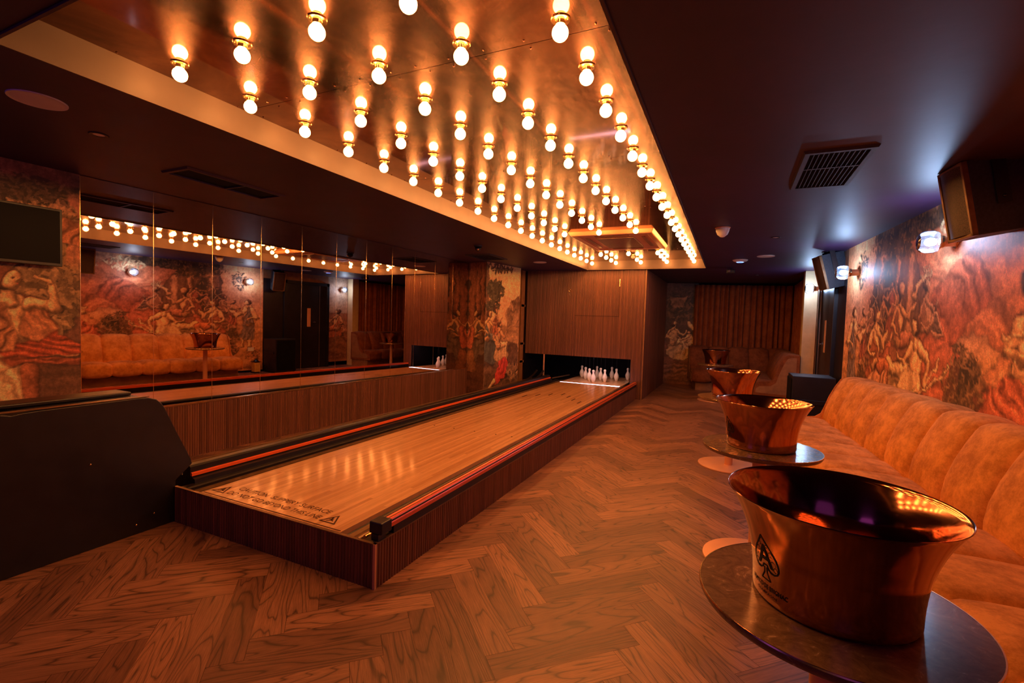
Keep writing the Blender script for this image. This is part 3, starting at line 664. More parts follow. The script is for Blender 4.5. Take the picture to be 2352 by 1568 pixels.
def side_curtain():
    n = 210; L_ = 2.35; P = []; rr = random.Random(8); edges = [0]; t = 0
    while t < L_: t += rr.uniform(.085, .15); edges.append(min(t, L_))
    for z in (0.02, .8, 1.6, 2.40):
        row = []
        for i in range(n + 1):
            s_ = L_ * i / n; k = min(max(j for j in range(len(edges)) if edges[j] <= s_ + 1e-9), len(edges) - 2); u = (s_ - edges[k]) / max(1e-6, edges[k + 1] - edges[k])
            dep = 0.095 * (abs(math.sin(PI * u)) ** 0.7) * (0.8 + .2 * math.sin(k * 2.3)); row.append((1.285 - dep, 9.93 + s_ + .01 * math.sin(k * 3 + z), z))
        P.append(row)
    tag(MB().grid(P).build('curtain', M['curtain'], smooth=True, sharp=0), 'rust velvet curtain on the right side wall behind the pale pilaster', 'curtain')
side_curtain()
# right wall beyond the long mural: above the doors, strip with sconce, pilaster
def right_far():
    struct(MB().box(RW(7.2), RW(7.2) + .1, 7.19, 9.02, 2.235, CH).build('wall_right', M['plinth']))
    c = Canvas(9.0, 9.70, 0.12, CH, .014, 41); c.bg(1.5, (0.34, .24, .17), (0.22, .15, .11), (0.20, .1, .06))
    c.leaves(9.3, .9, .35, .3, 80, (0.36, .18, .1), .06); c.figure(9.35, .75, .85, -1, SKIN2, RUST, 'sit'); c.cloth([(9.0, .75), (9.7, .85), (9.7, .3), (9.0, .25)], (0.28, .14, .08), R(10), 5); c.finish()
    c.mesh('wall_right', lambda X, Z: (1.269 + 0.015 * (X - 7.2), X, Z))['kind'] = 'structure'
    o = MB().box(1.10, 1.30, 9.70, 9.92, 0, CH)
    struct(o.build('trim_1', simple('limewashed_pilaster', (0.60, 0.42, 0.22), 0.6, 0, 0.15, 5, .1), bev=.006))
    struct(MB().box(1.30, 1.40, 9.92, 13.0, 0, CH).build('wall_right', M['black_matt']))
    struct(MB().box(RW(7.3) - .012, RW(7.3), 7.2, 7.70, 0, .12).build('baseboard_right', M['black']))
    x = RW(7.2)
    struct(MB().box(x, x + .1, 7.19, 7.76, 0, 2.235).build('wall_right', M['door']))
    # double door: frame, two leaves
    fr = bpy.data.objects.new('door_1', None); C.objects.link(fr); fr.location = (x, 8.35, 0); fr['kind'] = 'structure'
    MB().box(x - .05, x + .06, 7.70, 7.78, 0, 2.24).box(x - .05, x + .06, 8.94, 9.02, 0, 2.24).box(x - .05, x + .06, 7.70, 9.02, 2.16, 2.24).build('door_frame', M['black'], fr, bev=.004)
    MB().box(x - .02, x + .03, 7.78, 8.24, .01, 2.16).build('door_leaf', M['door'], fr)
    lf = MB().box(x - .02, x + .03, 8.245, 8.94, .01, 2.16).build('door_leaf', M['door'], fr)
    MB().box(x - .026, x - .02, 8.36, 8.46, 1.08, 1.56).build('push_plate', M['copper_paint'], lf)
    MB().tube([(x - .02, 8.58, 1.20), (x - .07, 8.58, 1.20)], .012).tube([(x - .07, 8.575, 1.20), (x - .07, 8.50, 1.20)], .011).lathe([(0, -.0), (.028, 0), (.028, .006), (0, .006)], (x - .026, 8.58, 1.20), 20, 'x').build('door_handle', M['chrome'], lf, smooth=True)
    MB().box(x - .060, x - .050, 8.70, 8.716, 0, 2.16).build('door_seal', M['door_edge'], fr)
right_far()
x = RW(7.2)
# ---------------------------------------------------------------- mirrors
M_Y = [1.975 + .5105 * i for i in range(12)]
ORD = ['first', 'second', 'third', 'fourth', 'fifth', 'sixth', 'seventh', 'eighth', 'ninth', 'tenth', 'eleventh']
for i in range(11):
    y0, y1 = M_Y[i] + .0018, M_Y[i + 1] - .0018; q = [(LW(y0), y0), (LW(y1), y1), (LW(y1) - .006, y1), (LW(y0) - .006, y0)]
    mb = MB().hull8([(a, b, .521) for a, b in q] + [(a, b, CH - .004) for a, b in q])
    t = thing('mirror_panel', (LW(y0), y0, .52), 'tall smoked mirror panel on the left wall, %s counting away from the television' % ORD[i], 'mirror', 'smoked mirror panels along the left wall')
    mb.build('glass', M['mirror'], t)
    ya, yb = M_Y[i] - .0018, M_Y[i] + .0018; q = [(LW(ya) + .0012, ya), (LW(yb) + .0012, yb), (LW(yb) - .006, yb), (LW(ya) - .006, ya)]
    MB().hull8([(a, b, .521) for a, b in q] + [(a, b, CH - .004) for a, b in q]).build('edge_strip', M['brass'], t)
# reeded dado below the mirrors
t = thing('reeded_wainscot', (LW(2), 2.0, 0), 'low walnut reeded wainscot running under the mirror panels', 'wall panel')
reed('reeded_panel', (LW(1.0) + .012, 1.0), (LW(7.60) + .012, 7.60), 0.0, 0.505, t, (1, -.049), seed=4)
MB().hull8([(LW(1.0) + .022, 1.0, .505), (LW(7.6) + .022, 7.6, .505), (LW(7.6) - .01, 7.6, .505), (LW(1.0) - .01, 1.0, .505),
            (LW(1.0) + .022, 1.0, .520), (LW(7.6) + .022, 7.6, .520), (LW(7.6) - .01, 7.6, .520), (LW(1.0) - .01, 1.0, .520)]).build('cap_rail', M['brass'], t)

# television
t = thing('television', (LW(1.5) + .05, 1.5, 1.69), 'flat black wall television over the mural beside the first mirror', 'television')
def onleft(y, d): return (LW(y) + d, y)
def lbox(y0, y1, d0, d1, z0, z1):
    q = [onleft(y0, d1), onleft(y1, d1), onleft(y1, d0), onleft(y0, d0)]
    return MB().hull8([(a, b, z0) for a, b in q] + [(a, b, z1) for a, b in q])
lbox(.86, 1.835, .045, .085, 1.70, 2.128).build('bezel', M['black'], t, bev=.004)
lbox(.875, 1.82, .085, .087, 1.722, 2.113).build('screen', M['screen'], t)
lbox(1.2, 1.5, .003, .045, 1.8, 2.0).build('wall_bracket', M['black_matt'], t)

# ---------------------------------------------------------------- light coffer
H = [(-2.69, 0.857), (-0.433, 0.857), (-0.485, 8.95), (-2.606, 8.95)]
t = thing('light_coffer', (-1.55, 4.9, PZ), 'long recessed ceiling coffer lined with scratched copper sheets above the lane', 'ceiling panel')
def xl(y): return H[0][0] + (H[3][0] - H[0][0]) * (y - .857) / 8.093
def xr(y): return H[1][0] + (H[2][0] - H[1][0]) * (y - .857) / 8.093
SE = [.857, 1.911, 3.41, 4.93, 6.36, 7.75, 8.95]
for i in range(6):
    a, b = SE[i] + .0015, SE[i + 1] - .0015; mb = MB()
    mb.hull8([(xl(a), a, PZ), (xr(a), a, PZ), (xr(b), b, PZ), (xl(b), b, PZ), (xl(a), a, PZ + .004), (xr(a), a, PZ + .004), (xr(b), b, PZ + .004), (xl(b), b, PZ + .004)])
    rv = mb; rr = random.Random(i)
    for k in range(13):
        xx = xl(a) + .05 + k * .175 + rr.uniform(-.03, .03)
        for yy in (a + .03, b - .03): rv.ellipsoid((xx, yy, PZ - .001), .0045, .0045, .003, 8, 4)
    for k in range(int((b - a) / .3) + 1): rv.ellipsoid((xl(a) + .02, a + .1 + k * .3, PZ - .001), .005, .005, .004, 8, 4)
    mb.build('copper_sheet', M['sheet'], t, smooth=True, sharp=40)
TH = .012
for nm, pts in (('left', [H[0], H[3]]), ('right', [H[2], H[1]]), ('far', [H[3], H[2]]), ('near', [H[1], H[0]])):
    (ax, ay), (bx, by) = pts; d = Vector((bx - ax, by - ay)).normalized(); n = Vector((d.y, -d.x)) * -TH
    # outward normal for this winding is (-d.y, d.x); inner face sits on the coffer outline
    q = [(ax, ay), (bx, by), (bx + n.x, by + n.y), (ax + n.x, ay + n.y)]
    MB().hull8([(u, v, CH - .010) for u, v in q] + [(u, v, PZ + .004) for u, v in q]).build('fascia', M['fascia'], t)

# bulbs
bulb_root = thing('light_bulb', (0, 0, PZ), 'glowing frosted globe bulb in a brass collar on the copper ceiling sheet', 'light bulb', 'globe bulbs in the copper ceiling coffer')
br = .0325
prof = [(0.0001, -.0865)] + [(br * math.sin(a), -.053 - br * math.cos(a)) for a in [PI * k / 12 for k in range(1, 10)]] + [(.0165, -.024), (.0145, -.014)]
bulb = MB().lathe(prof[1:] , (0, 0, 0), 20); bulb.add([(0, 0, -.0855)], []);
bulb = MB().lathe([(0.0003, -.0855)] + prof[1:], (0, 0, 0), 20).build('globe', M['bulb'], bulb_root, smooth=True)
bulb.location = (0, 0, 0)
col = MB().lathe([(.0125, -.022), (.0185, -.022), (.0195, -.012), (.021, -.0075), (.037, -.006), (.039, -.003), (.037, .0)], (0, 0, 0), 24)
for a in (0, 2.1, 4.2): col.ellipsoid((.030 * math.cos(a), .030 * math.sin(a), -.0065), .003, .003, .002, 8, 4)
col = col.build('collar', M['brass'], bulb_root, smooth=True); col.location = (0, 0, 0)
NTH = ['first', 'second', 'third', 'fourth', 'fifth', 'sixth', 'seventh', 'eighth', 'ninth', 'tenth', 'eleventh', 'twelfth', 'thirteenth', 'fourteenth', 'fifteenth', 'sixteenth', 'seventeenth', 'eighteenth', 'nineteenth', 'twentieth', 'twenty-first']
COLN = ['leftmost', 'second from left', 'middle', 'second from right', 'rightmost']
first = True
for cidx in range(5):
    for k in range(21):
        if cidx in (1, 2, 3) and 13 <= k <= 16: continue
        px = -2.487 + .4535 * cidx; py = 1.433 + .37 * k
        if cidx == 2 and k == 18:
            d = copy_tree(bulb_root); d['label'] = 'unlit globe bulb, the one dark bulb behind the ceiling air conditioner'; del d['group']
            for ch in d.children:
                if ch.name.startswith('globe'): ch.data = ch.data.copy(); ch.data.materials[0] = M['dead_bulb']
            d.location = (px, py, PZ); continue
        if first: d = bulb_root; first = False
        else: d = copy_tree(bulb_root)
        d.location = (px, py, PZ)
        if cidx in (0, 4) or k > 16: d['label'] = 'glowing globe bulb, %s counting from the far end of the %s lengthwise row' % (NTH[20 - k], COLN[cidx])
        else: d['label'] = 'glowing globe bulb, %s before the air conditioner in the %s lengthwise row' % (NTH[12 - k], COLN[cidx])

# ceiling air conditioner cassette
t = thing('air_conditioner', (-1.5, 6.68, PZ), 'square copper-coloured ceiling air conditioner cassette among the bulbs', 'air conditioner')
def ring(mb, x0, x1, y0, y1, w_, z0, z1, ins=0.0):
    X0, X1, Y0, Y1 = x0 + w_, x1 - w_, y0 + w_, y1 - w_
    o = [(x0, y0), (x1, y0), (x1, y1), (x0, y1)]; i = [(X0, Y0), (X1, Y0), (X1, Y1), (X0, Y1)]; b = [(x0 + ins, y0 + ins), (x1 - ins, y0 + ins), (x1 - ins, y1 - ins), (x0 + ins, y1 - ins)]
    v = [(a, c, z1) for a, c in o] + [(a, c, z0) for a, c in b] + [(a, c, z0) for a, c in i] + [(a, c, z1) for a, c in i]; f = []
    for k in range(4):
        k2 = (k + 1) % 4; f += [(k, k2, 4 + k2, 4 + k), (4 + k, 4 + k2, 8 + k2, 8 + k), (8 + k, 8 + k2, 12 + k2, 12 + k)]
    mb.add(v, f); return mb
AX0, AX1, AY0, AY1, AZ = -2.04, -.94, 6.02, 7.42, PZ - .048
ring(MB(), AX0, AX1, AY0, AY1, .10, AZ, PZ, .03).build('frame', M['copper_paint'], t, bev=.01)
MB().box(AX0 + .30, AX1 - .30, AY0 + .30, AY1 - .30, AZ - .004, AZ + .01).build('intake_grille', M['ac_grille'], t)
ring(MB(), AX0 + .1, AX1 - .1, AY0 + .1, AY1 - .1, .2, AZ + .012, PZ - .002).build('inner_panel', M['copper_paint'], t)
for (a, b, c, d) in ((AX0 + .32, AX1 - .32, AY0 + .15, AY0 + .20), (AX0 + .32, AX1 - .32, AY1 - .20, AY1 - .15), (AX0 + .15, AX0 + .20, AY0 + .32, AY1 - .32), (AX1 - .20, AX1 - .15, AY0 + .32, AY1 - .32)):
    MB().box(a, b, c, d, AZ + .002, AZ + .010).build('louver', M['plinth'], t, bev=.002)

# ---------------------------------------------------------------- bowling lane
LZ = .236; LX0, LX1 = -3.052, -1.862; FY = 1.874
lane = thing('bowling_lane', (-2.45, 1.9, 0), 'raised bowling lane with glossy maple boards, gutters and reeded walnut sides', 'bowling lane')
MB().box(LX0, LX1, 1.892, 10.45, LZ - .03, LZ).build('lane_bed', M['lane'], lane)
MB().box(-3.40, -1.618, 1.886, 10.45, .0, .17).build('lane_base', M['black_matt'], lane)
reed('front_panel', (-3.298, FY), (-1.612, FY), 0, LZ - .004, lane, (0, -1), seed=9)
reed('side_panel', (-1.608, FY), (-1.608, 9.05), 0, LZ - .004, lane, (1, 0), seed=10)
MB().box(-3.298, -1.604, FY - .004, FY + .014, LZ - .006, LZ + .001).box(-1.622, -1.604, FY, 9.05, LZ - .006, LZ + .001).build('cap_trim', M['rail_brown'], lane)
MB().box(-1.616, -1.602, FY - .006, FY + .008, 0, LZ).build('corner_post', M['copper_paint'], lane)
# gutters: stepped troughs swept along the lane
def sweep(name, prof, y0, y1, mat, par):
    return MB().prism(prof, y0, y1, 'y').build(name, mat, par)
def gutter(x0, sgn):   # x0 = lane edge, sgn +1 to the right
    P = lambda d, z: (x0 + sgn * d, z)
    tr = [P(.000, .17), P(.000, .205), P(.012, .198), P(.030, .188), P(.06, .182), P(.10, .186), P(.125, .198), P(.14, .200), P(.14, .17)]
    return [p for p in (tr if sgn < 0 else tr)]
sweep('gutter', gutter(LX1, 1), 1.90, 10.4, M['gutter'], lane)
sweep('gutter', [(LX0, .17), (LX0, .205), (LX0 - .04, .19), (LX0 - .2, .20), (LX0 - .22, .17)], 1.90, 10.4, M['gutter'], lane)
for nm, x0, s_ in (('r', LX1, 1), ('l', LX0 - .04, -1)):
    P = lambda d, z: (x0 + s_ * d, z)
    sweep('ridge_rail', [P(.018, .17), P(.018, .206), P(.024, .211), P(.050, .205), P(.056, .196), P(.056, .17)], 1.93, 9.3, M['rail_brown'], lane)
    sweep('ridge_rail', [P(.062, .17), P(.062, .204), P(.090, .214), P(.098, .208), P(.100, .17)], 1.93, 9.3, M['rail_brown'], lane)
    sweep('outer_channel', [P(.14, .17), P(.14, .214), P(.150, .222), P(.205, .222), P(.21, .216), P(.21, .17)], 1.90, 9.3, M['gutter'], lane)
# orange bumper rails on brackets
sweep('bumper_rail', [(-1.660, .285), (-1.655, .318), (-1.640, .328), (-1.628, .318), (-1.622, .325), (-1.610, .325), (-1.598, .306), (-1.598, .285)], 1.97, 9.05, M['rail_red'], lane)
for gx, gz in ((-1.6475, .3235), (-1.6255, .3215), (-1.6035, .3155)):
    sweep('rail_groove', [(gx - .0022, gz - .012), (gx - .0022, gz + .0035), (gx + .0022, gz + .0035), (gx + .0022, gz - .012)], 1.98, 9.05, M['black'], lane)
sweep('rail_core', [(-1.652, .236), (-1.652, .290), (-1.606, .290), (-1.606, .236)], 2.02, 9.05, M['black'], lane)
sweep('bumper_rail', [(-3.328, .266), (-3.328, .288), (-3.318, .291), (-3.310, .286), (-3.310, .266)], 1.99, 9.03, M['rail_red'], lane)
sweep('rail_core', [(-3.41, .17), (-3.41, .325), (-3.395, .336), (-3.340, .336), (-3.328, .326), (-3.328, .17)], 1.99, 9.03, M['black'], lane)
sweep('rail_core', [(-3.328, .17), (-3.328, .262), (-3.28, .250), (-3.27, .17)], 1.99, 9.03, M['black'], lane)
MB().box(-1.672, -1.590, 1.90, 1.985, .272, .335).build('rail_end_cap', M['black'], lane, bev=.006)
MB().box(-1.655, -1.610, 1.90, 1.96, .236, .272).build('rail_bracket', M['black'], lane)
MB().tube([(-1.70, 1.90, .244), (-1.70, 2.0, .244)], .010).build('end_bracket', M['brass'], lane, smooth=True)
# left service channel, between the lane and the wainscot
sweep('service_channel', [(-3.70, .0), (-3.70, .245), (-3.64, .252), (-3.44, .252), (-3.42, .235), (-3.415, .0)], 2.0, 8.9, M['gutter'], lane)
sweep('channel_edge', [(-3.70, .246), (-3.70, .256), (-3.675, .260), (-3.665, .256), (-3.665, .246)], 2.02, 8.9, M['rail_brown'], lane)
sweep('channel_edge', [(-3.60, .250), (-3.60, .262), (-3.585, .262), (-3.585, .250)], 2.02, 8.9, M['rail_brown'], lane)
MB().tube([(-3.42, 8.0, .25), (-3.43, 8.3, .262), (-3.45, 8.6, .29), (-3.47, 8.85, .34), (-3.48, 9.03, .40)], .022).tube([(-3.56, 8.0, .25), (-3.57, 8.3, .262), (-3.59, 8.6, .29), (-3.61, 8.85, .34), (-3.62, 9.03, .40)], .022).build('ball_return_track', M['gutter'], lane, smooth=True)
# line of pit light falling across the lane, imitated with a glowing sheet
MB().add([(LX0 + .005, 8.845, LZ + .0012), (-2.4, 8.838, LZ + .0012), (LX1 - .02, 8.82, LZ + .0012), (LX1 - .02, 8.92, LZ + .0012), (-2.4, 8.885, LZ + .0012), (LX0 + .005, 8.875, LZ + .0012)], [(0, 1, 4, 5), (1, 2, 3, 4)]).build('light_line', M['light_line_glow'], lane)
for x_, y_ in ((-2.906, 6.778), (-2.77, 7.00), (-2.62, 7.17), (-2.457, 7.32), (-2.30, 7.13), (-2.15, 6.90), (-2.00, 6.70)):
    MB().box(x_ - .010, x_ + .010, y_ - .10, y_ + .10, LZ, LZ + .0008).build('aiming_mark', M['print'], lane)
for x_ in (-2.9, -2.65, -2.4, -2.15, -1.97):
    MB().lathe([(0.0001, 0.0008), (.009, .0008), (.009, 0)], (x_, 4.3, LZ), 12).build('aiming_dot', M['print'], lane)
def text_mesh(name, s_, size, mat, par, place, extr=0.0, bold=0.0, align='CENTER', shear=0, width=None):
    cu = bpy.data.curves.new(name, 'FONT'); cu.body = s_; cu.size = size; cu.align_x = align; cu.offset = bold; cu.shear = shear
    cu.resolution_u = 3
    o = bpy.data.objects.new(name, cu); C.objects.link(o); dg = bpy.context.evaluated_depsgraph_get(); dg.update()
    me = bpy.data.meshes.new_from_object(o.evaluated_get(dg)); C.objects.unlink(o); bpy.data.objects.remove(o)
    V = [tuple(v.co) for v in me.vertices]; Fc = [tuple(p.vertices) for p in me.polygons]
    if width:
        x0 = min(v[0] for v in V); x1 = max(v[0] for v in V); k = width / (x1 - x0); V = [(v[0] * k, v[1], v[2]) for v in V]
    mb = MB(); mb.v = [place(v[0], v[1]) for v in V]; mb.f = Fc
    return mb.build(name, mat, par)
zt = LZ + .0012
text_mesh('printed_warning', 'CAUTION  SLIPPERY SURFACE', .062, M['print_brown'], lane, lambda a, b: (-2.50 + a, 2.035 + b, zt), width=.80)
text_mesh('printed_warning', 'DO NOT GO BEYOND THIS LINE', .062, M['print_brown'], lane, lambda a, b: (-2.50 + a, 1.955 + b, zt), width=.80)
for cx in (-2.975, -2.02):
    mb = MB(); tri = lambda s_, o: [(cx - .062 * s_, 1.945 + o), (cx + .062 * s_, 1.945 + o), (cx, 1.945 + o + .105 * s_)]
    A_ = tri(1, 0); B_ = tri(.72, .0095)
    mb.add([(x_, y_, zt) for x_, y_ in A_ + B_], [(0, 1, 4, 3), (1, 2, 5, 4), (2, 0, 3, 5)])
    # slipping figure inside the triangle
    for p, q, r_ in (((-.006, .052), (.002, .036), .006), ((.002, .036), (.022, .028), .004), ((.002, .036), (-.010, .024), .004), ((-.010, .024), (-.020, .018), .004), ((-.004, .046), (.012, .046), .0035), ((-.004, .046), (-.018, .038), .0035)):
        d = Vector((q[0] - p[0], q[1] - p[1])).normalized() * r_; n = Vector((-d.y, d.x))
        mb.add([(cx + p[0] + n.x, 1.945 + p[1] + n.y, zt), (cx + p[0] - n.x, 1.945 + p[1] - n.y, zt), (cx + q[0] - n.x, 1.945 + q[1] - n.y, zt), (cx + q[0] + n.x, 1.945 + q[1] + n.y, zt)], [(0, 1, 2, 3)])
    mb.add([(cx - .008 + .008 * math.cos(a), 1.945 + .060 + .008 * math.sin(a), zt) for a in [k * PI / 5 for k in range(10)]], [tuple(range(10))])
    mb.build('warning_triangle', M['print_brown'], lane)
MB().box(LX0 + .01, LX1 - .01, 1.900, 1.908, LZ, LZ + .001).build('foul_line', M['print_brown'], lane)

# pins
pins = [((-2.467, 9.168), 'head pin standing nearest the players, in front of the other nine pins'),
        ((-2.615, 9.41), 'bowling pin in the second row, left of and behind the head pin'), ((-2.295, 9.41), 'bowling pin in the second row, right of and behind the head pin'),
        ((-2.765, 9.655), 'bowling pin at the left end of the third row'), ((-2.455, 9.70), 'bowling pin in the middle of the third row'), ((-2.14, 9.76), 'bowling pin at the right end of the third row'),
        ((-2.925, 9.93), 'bowling pin at the far left of the back row'), ((-2.62, 10.03), 'second bowling pin from the left in the back row'), ((-2.31, 10.09), 'third bowling pin from the left in the back row'), ((-1.975, 10.10), 'bowling pin at the far right of the back row beside the panel')]
pp = [(.0002, 0), (.024, 0), (.028, .006), (.036, .03), (.0475, .065), (.051, .088), (.047, .115), (.035, .145), (.022, .172), (.0185, .188), (.0205, .205), (.0255, .222), (.026, .236), (.021, .248), (.011, .2545), (.0002, .2565)]
pp = [(r_ * .98, z_ * .985) for r_, z_ in pp]
proto = thing('bowling_pin', (0, 0, LZ), '', 'bowling pin', 'ten white bowling pins')
b_ = MB().lathe(pp, (0, 0, 0), 28).build('body', M['pin'], proto, smooth=True, sharp=0); b_.location = (0, 0, 0)
b_ = MB().lathe([(.0002, -.0014), (.0035, -.0014), (.0035, 0)], (0, 0, 0), 10, 'x'); b_.v = [(v[1], -.0268 + v[0] * .5, .222 + v[2]) for v in b_.v]
b_ = b_.build('eyelet', M['print'], proto); b_.location = (0, 0, 0)
b_ = MB().tube([(0, 0, .25), (0, 0, .60)], .0022, 6).build('pin_cord', M['black'], proto); b_.location = (0, 0, 0)
for i, (p, lb) in enumerate(pins):
    d = proto if i == 0 else copy_tree(proto)
    d['label'] = 'white ' + lb; d.location = (p[0], p[1], LZ)

# pinsetter housing
pod = thing('pinsetter_housing', (-2.7, 9.1, 0), 'tall walnut reeded housing around the pin deck at the lane end', 'panelling')
PY = 9.056
reed('front_panel', (-3.905, PY), (-1.725, PY), .745, CH - .002, pod, (0, -1), seed=12)
reed('front_panel', (-1.725, PY), (-1.508, PY), 0, CH - .002, pod, (0, -1), seed=13)
reed('side_panel', (-1.500, PY), (-1.500, 12.02), 0, CH - .002, pod, (1, 0), seed=14, pitch=.03)
MB().box(-1.512, -1.496, PY - .007, PY + .01, 0, CH - .002).build('corner_post', M['plinth'], pod)
MB().box(-3.93, -3.905, PY - .005, 10.7, 0, CH - .002).box(-3.9, -1.53, 10.6, 10.65, 0, 1.0).box(-1.74, -1.722, PY + .02, 10.6, 0, .90).box(-3.9, -1.53, PY + .02, 10.6, .90, .92).build('pit_lining', M['black_matt'], pod)
MB().box(-3.00, -1.80, 9.085, 9.105, .80, .815).build('strip_light', M['pit_led'], pod)
MB().box(-3.49, -3.470, PY - .01, PY + .016, .20, .745).build('divider_post', M['copper_paint'], pod)
MB().tube([(-3.30, 9.10, .262), (-3.2, 9.9, .262)], .014).build('pit_rail', M['rail_brown'], pod, smooth=True)
MB().box(-2.86, -1.985, PY - .0085, PY - .004, 1.548, 1.553).box(-1.99, -1.986, PY - .0085, PY - .004, 1.55, 2.25).build('access_door_gap', M['black_matt'], pod)
MB().tube([(-2.97, PY - .010, 2.02), (-2.995, PY - .022, 2.04), (-2.97, PY - .026, 2.08), (-2.95, PY - .022, 2.04), (-2.97, PY - .010, 2.02)], .005, 8).tube([(-2.97, PY - .008, 1.95), (-2.985, PY - .02, 1.975), (-2.97, PY - .01, 2.0)], .004, 8).build('hook_latch', M['brass'], pod, smooth=True)
MB().box(-1.995, -1.985, PY - .013, PY - .004, 2.12, 2.26).build('hinge', M['brass'], pod)

# niche with shelves between column and housing
t = thing('shelf_niche', (-4.0, 9.3, 0), 'narrow dark walnut shelf niche between mural column and reeded housing', 'shelf')
MB().box(-4.35, -3.93, 9.40, 9.43, 0, CH - .002).box(-4.36, -4.34, 8.6, 9.43, 0, CH - .002).build('back', M['plinth'], t)
for z in (.55, .92, 1.70):
    MB().box(-4.34, -3.93, 8.85, 9.40, z, z + .045).build('shelf', M['plinth'], t)
MB().box(-3.965, -3.93, 8.84, 9.0, 0, CH - .002).build('jamb', M['plinth'], t)

# ---------------------------------------------------------------- ball return console
cn = thing('ball_return_console', (-3.45, 1.4, 0), 'black rounded console at the lane start beside the left gutter', 'console')
prof = [(-.5, 0), (1.880, 0), (1.880, .275), (1.930, .315), (1.985, .360), (1.975, .40), (1.885, .60), (1.815, .765), (1.795, .80), (1.765, .830), (1.720, .846), (1.66, .850), (1.20, .846), (1.13, .842), (1.095, .836), (1.06, .846), (.9, .850), (-.5, .84)]
MB().prism(prof, -3.30, -3.62, 'x').build('body', M['black'], cn, bev=.004)
MB().box(-3.345, -3.312, .0, 1.73, .8505, .8545).build('top_strip', M['rail_brown'], cn)
MB().box(-3.62, -3.45, .0, 1.70, .8505, .872).build('rear_ledge', M['black'], cn, bev=.006)
for y_, z_ in ((1.75, .10), (1.65, .06), (1.42, .5)):
    MB().ellipsoid((-3.298, y_, z_), .004, .006, .006, 10, 6).build('screw', M['brass'], cn, smooth=True)

# ---------------------------------------------------------------- banquettes
def banquette(root, base, dirv, out, n, pitch, mat, zs=1.0, sgn=1, end_lo=True, end_hi=True, back_n=None, seatd=.925, face_only=False):
    """base: plan point on the wall line, dirv: run direction, out: into the room"""
    B = Vector(base); D = Vector(dirv).normalized(); O = Vector(out).normalized()
    back = [(.405, .40), (.405, .46), (.390, .56), (.350, .68), (.300, .79), (.262, .862), (.238, .893), (.205, .912), (.15, .922), (.08, .918), (.004, .905)]
    k = seatd - .925
    seat = [(.34, .425), (.45, .440), (.60, .447), (.76 + k, .447), (.845 + k, .440), (.895 + k, .418), (.922 + k, .380), (.928 + k, .33), (.925 + k, .245), (.912 + k, .195), (.88 + k, .178), (.80 + k, .172)]
    def strip(name, prof, i, bul):
        P = []; m_ = 20; pr = [Vector(p) for p in prof]
        for a in range(m_ + 1):
            u = a / m_; e = (1 - abs(2 * u - 1) ** 2.6) ** .5 if 0 < u < 1 else 0; row = []
            for j, p in enumerate(pr):
                tg = (pr[min(j + 1, len(pr) - 1)] - pr[max(j - 1, 0)]).normalized(); nn = Vector((tg.y, -tg.x)) * -1
                if (name == 'seat_channel') : nn = Vector((-tg.y, tg.x))
                if name == 'back_channel': nn = Vector((tg.y, -tg.x))
                q = p + nn * bul * (e - 1); s_ = (i + u) * pitch
                w2 = B + D * s_ + O * q.x; row.append((w2.x, w2.y, q.y * zs))
            P.append(row)
        mb = MB().grid(P)
        return mb.build(name, mat, root, smooth=True, sharp=0)
    for i in range(n):
        if back_n is None or back_n[0] <= i < back_n[1]: strip('back_channel', back, i, .056)
        strip('seat_channel', seat, i, .046)
    s0, s1 = 0.0, n * pitch
    def slab(name, d0, d1, z0, z1, a, b, mt, bev=0):
        q = [B + D * a + O * d0, B + D * b + O * d0, B + D * b + O * d1, B + D * a + O * d1]
        MB().hull8([(p.x, p.y, z0) for p in q] + [(p.x, p.y, z1) for p in q]).build(name, mt, root, bev=bev)
    slab('plinth', .03, seatd - .16, 0, .172 * zs, s0 + .03, s1 - .10, M['plinth'])
    pol = [(.01, .17), (seatd - .02, .185), (seatd - .012, .34), (seatd - .06, .415), (.60, .425), (.46, .44), (.405, .48), (.375, .56), (.335, .68), (.285, .79), (.235, .875), (.19, .895), (.01, .895)]
    for s_, on in ((s0, end_lo), (s1, end_hi)):
        if not on: continue
        e = .008 if s_ > 0 else -.008; vs = []
        for a in (s_ - e, s_ + e * .2):
            for d_, z_ in pol: w2 = B + D * a + O * d_; vs.append((w2.x, w2.y, z_ * zs))
        m_ = len(pol); MB().add(vs, [tuple(range(m_)), tuple(range(m_, 2 * m_))[::-1]] + [(i, (i + 1) % m_, m_ + (i + 1) % m_, m_ + i) for i in range(m_)]).build('end_panel', mat, root); ep_ = C.objects[-1]
        # timber inset showing on the end
        c_ = Vector((.30, .42)); ins = [(.06, .22), (seatd - .12, .235), (seatd - .12, .30), (seatd - .18, .345), (.44, .36), (.36, .42), (.32, .56), (.26, .72), (.20, .83), (.14, .855), (.06, .855)]
        vs = []
        for a in (s_ + e * .2, s_ + e * 1.1):
            for d_, z_ in ins: w2 = B + D * a + O * d_; vs.append((w2.x, w2.y, z_ * zs))
        m_ = len(ins); MB().add(vs, [tuple(range(m_)), tuple(range(m_, 2 * m_))[::-1]] + [(i, (i + 1) % m_, m_ + (i + 1) % m_, m_ + i) for i in range(m_)]).build('end_inset', M['plinth'], ep_)

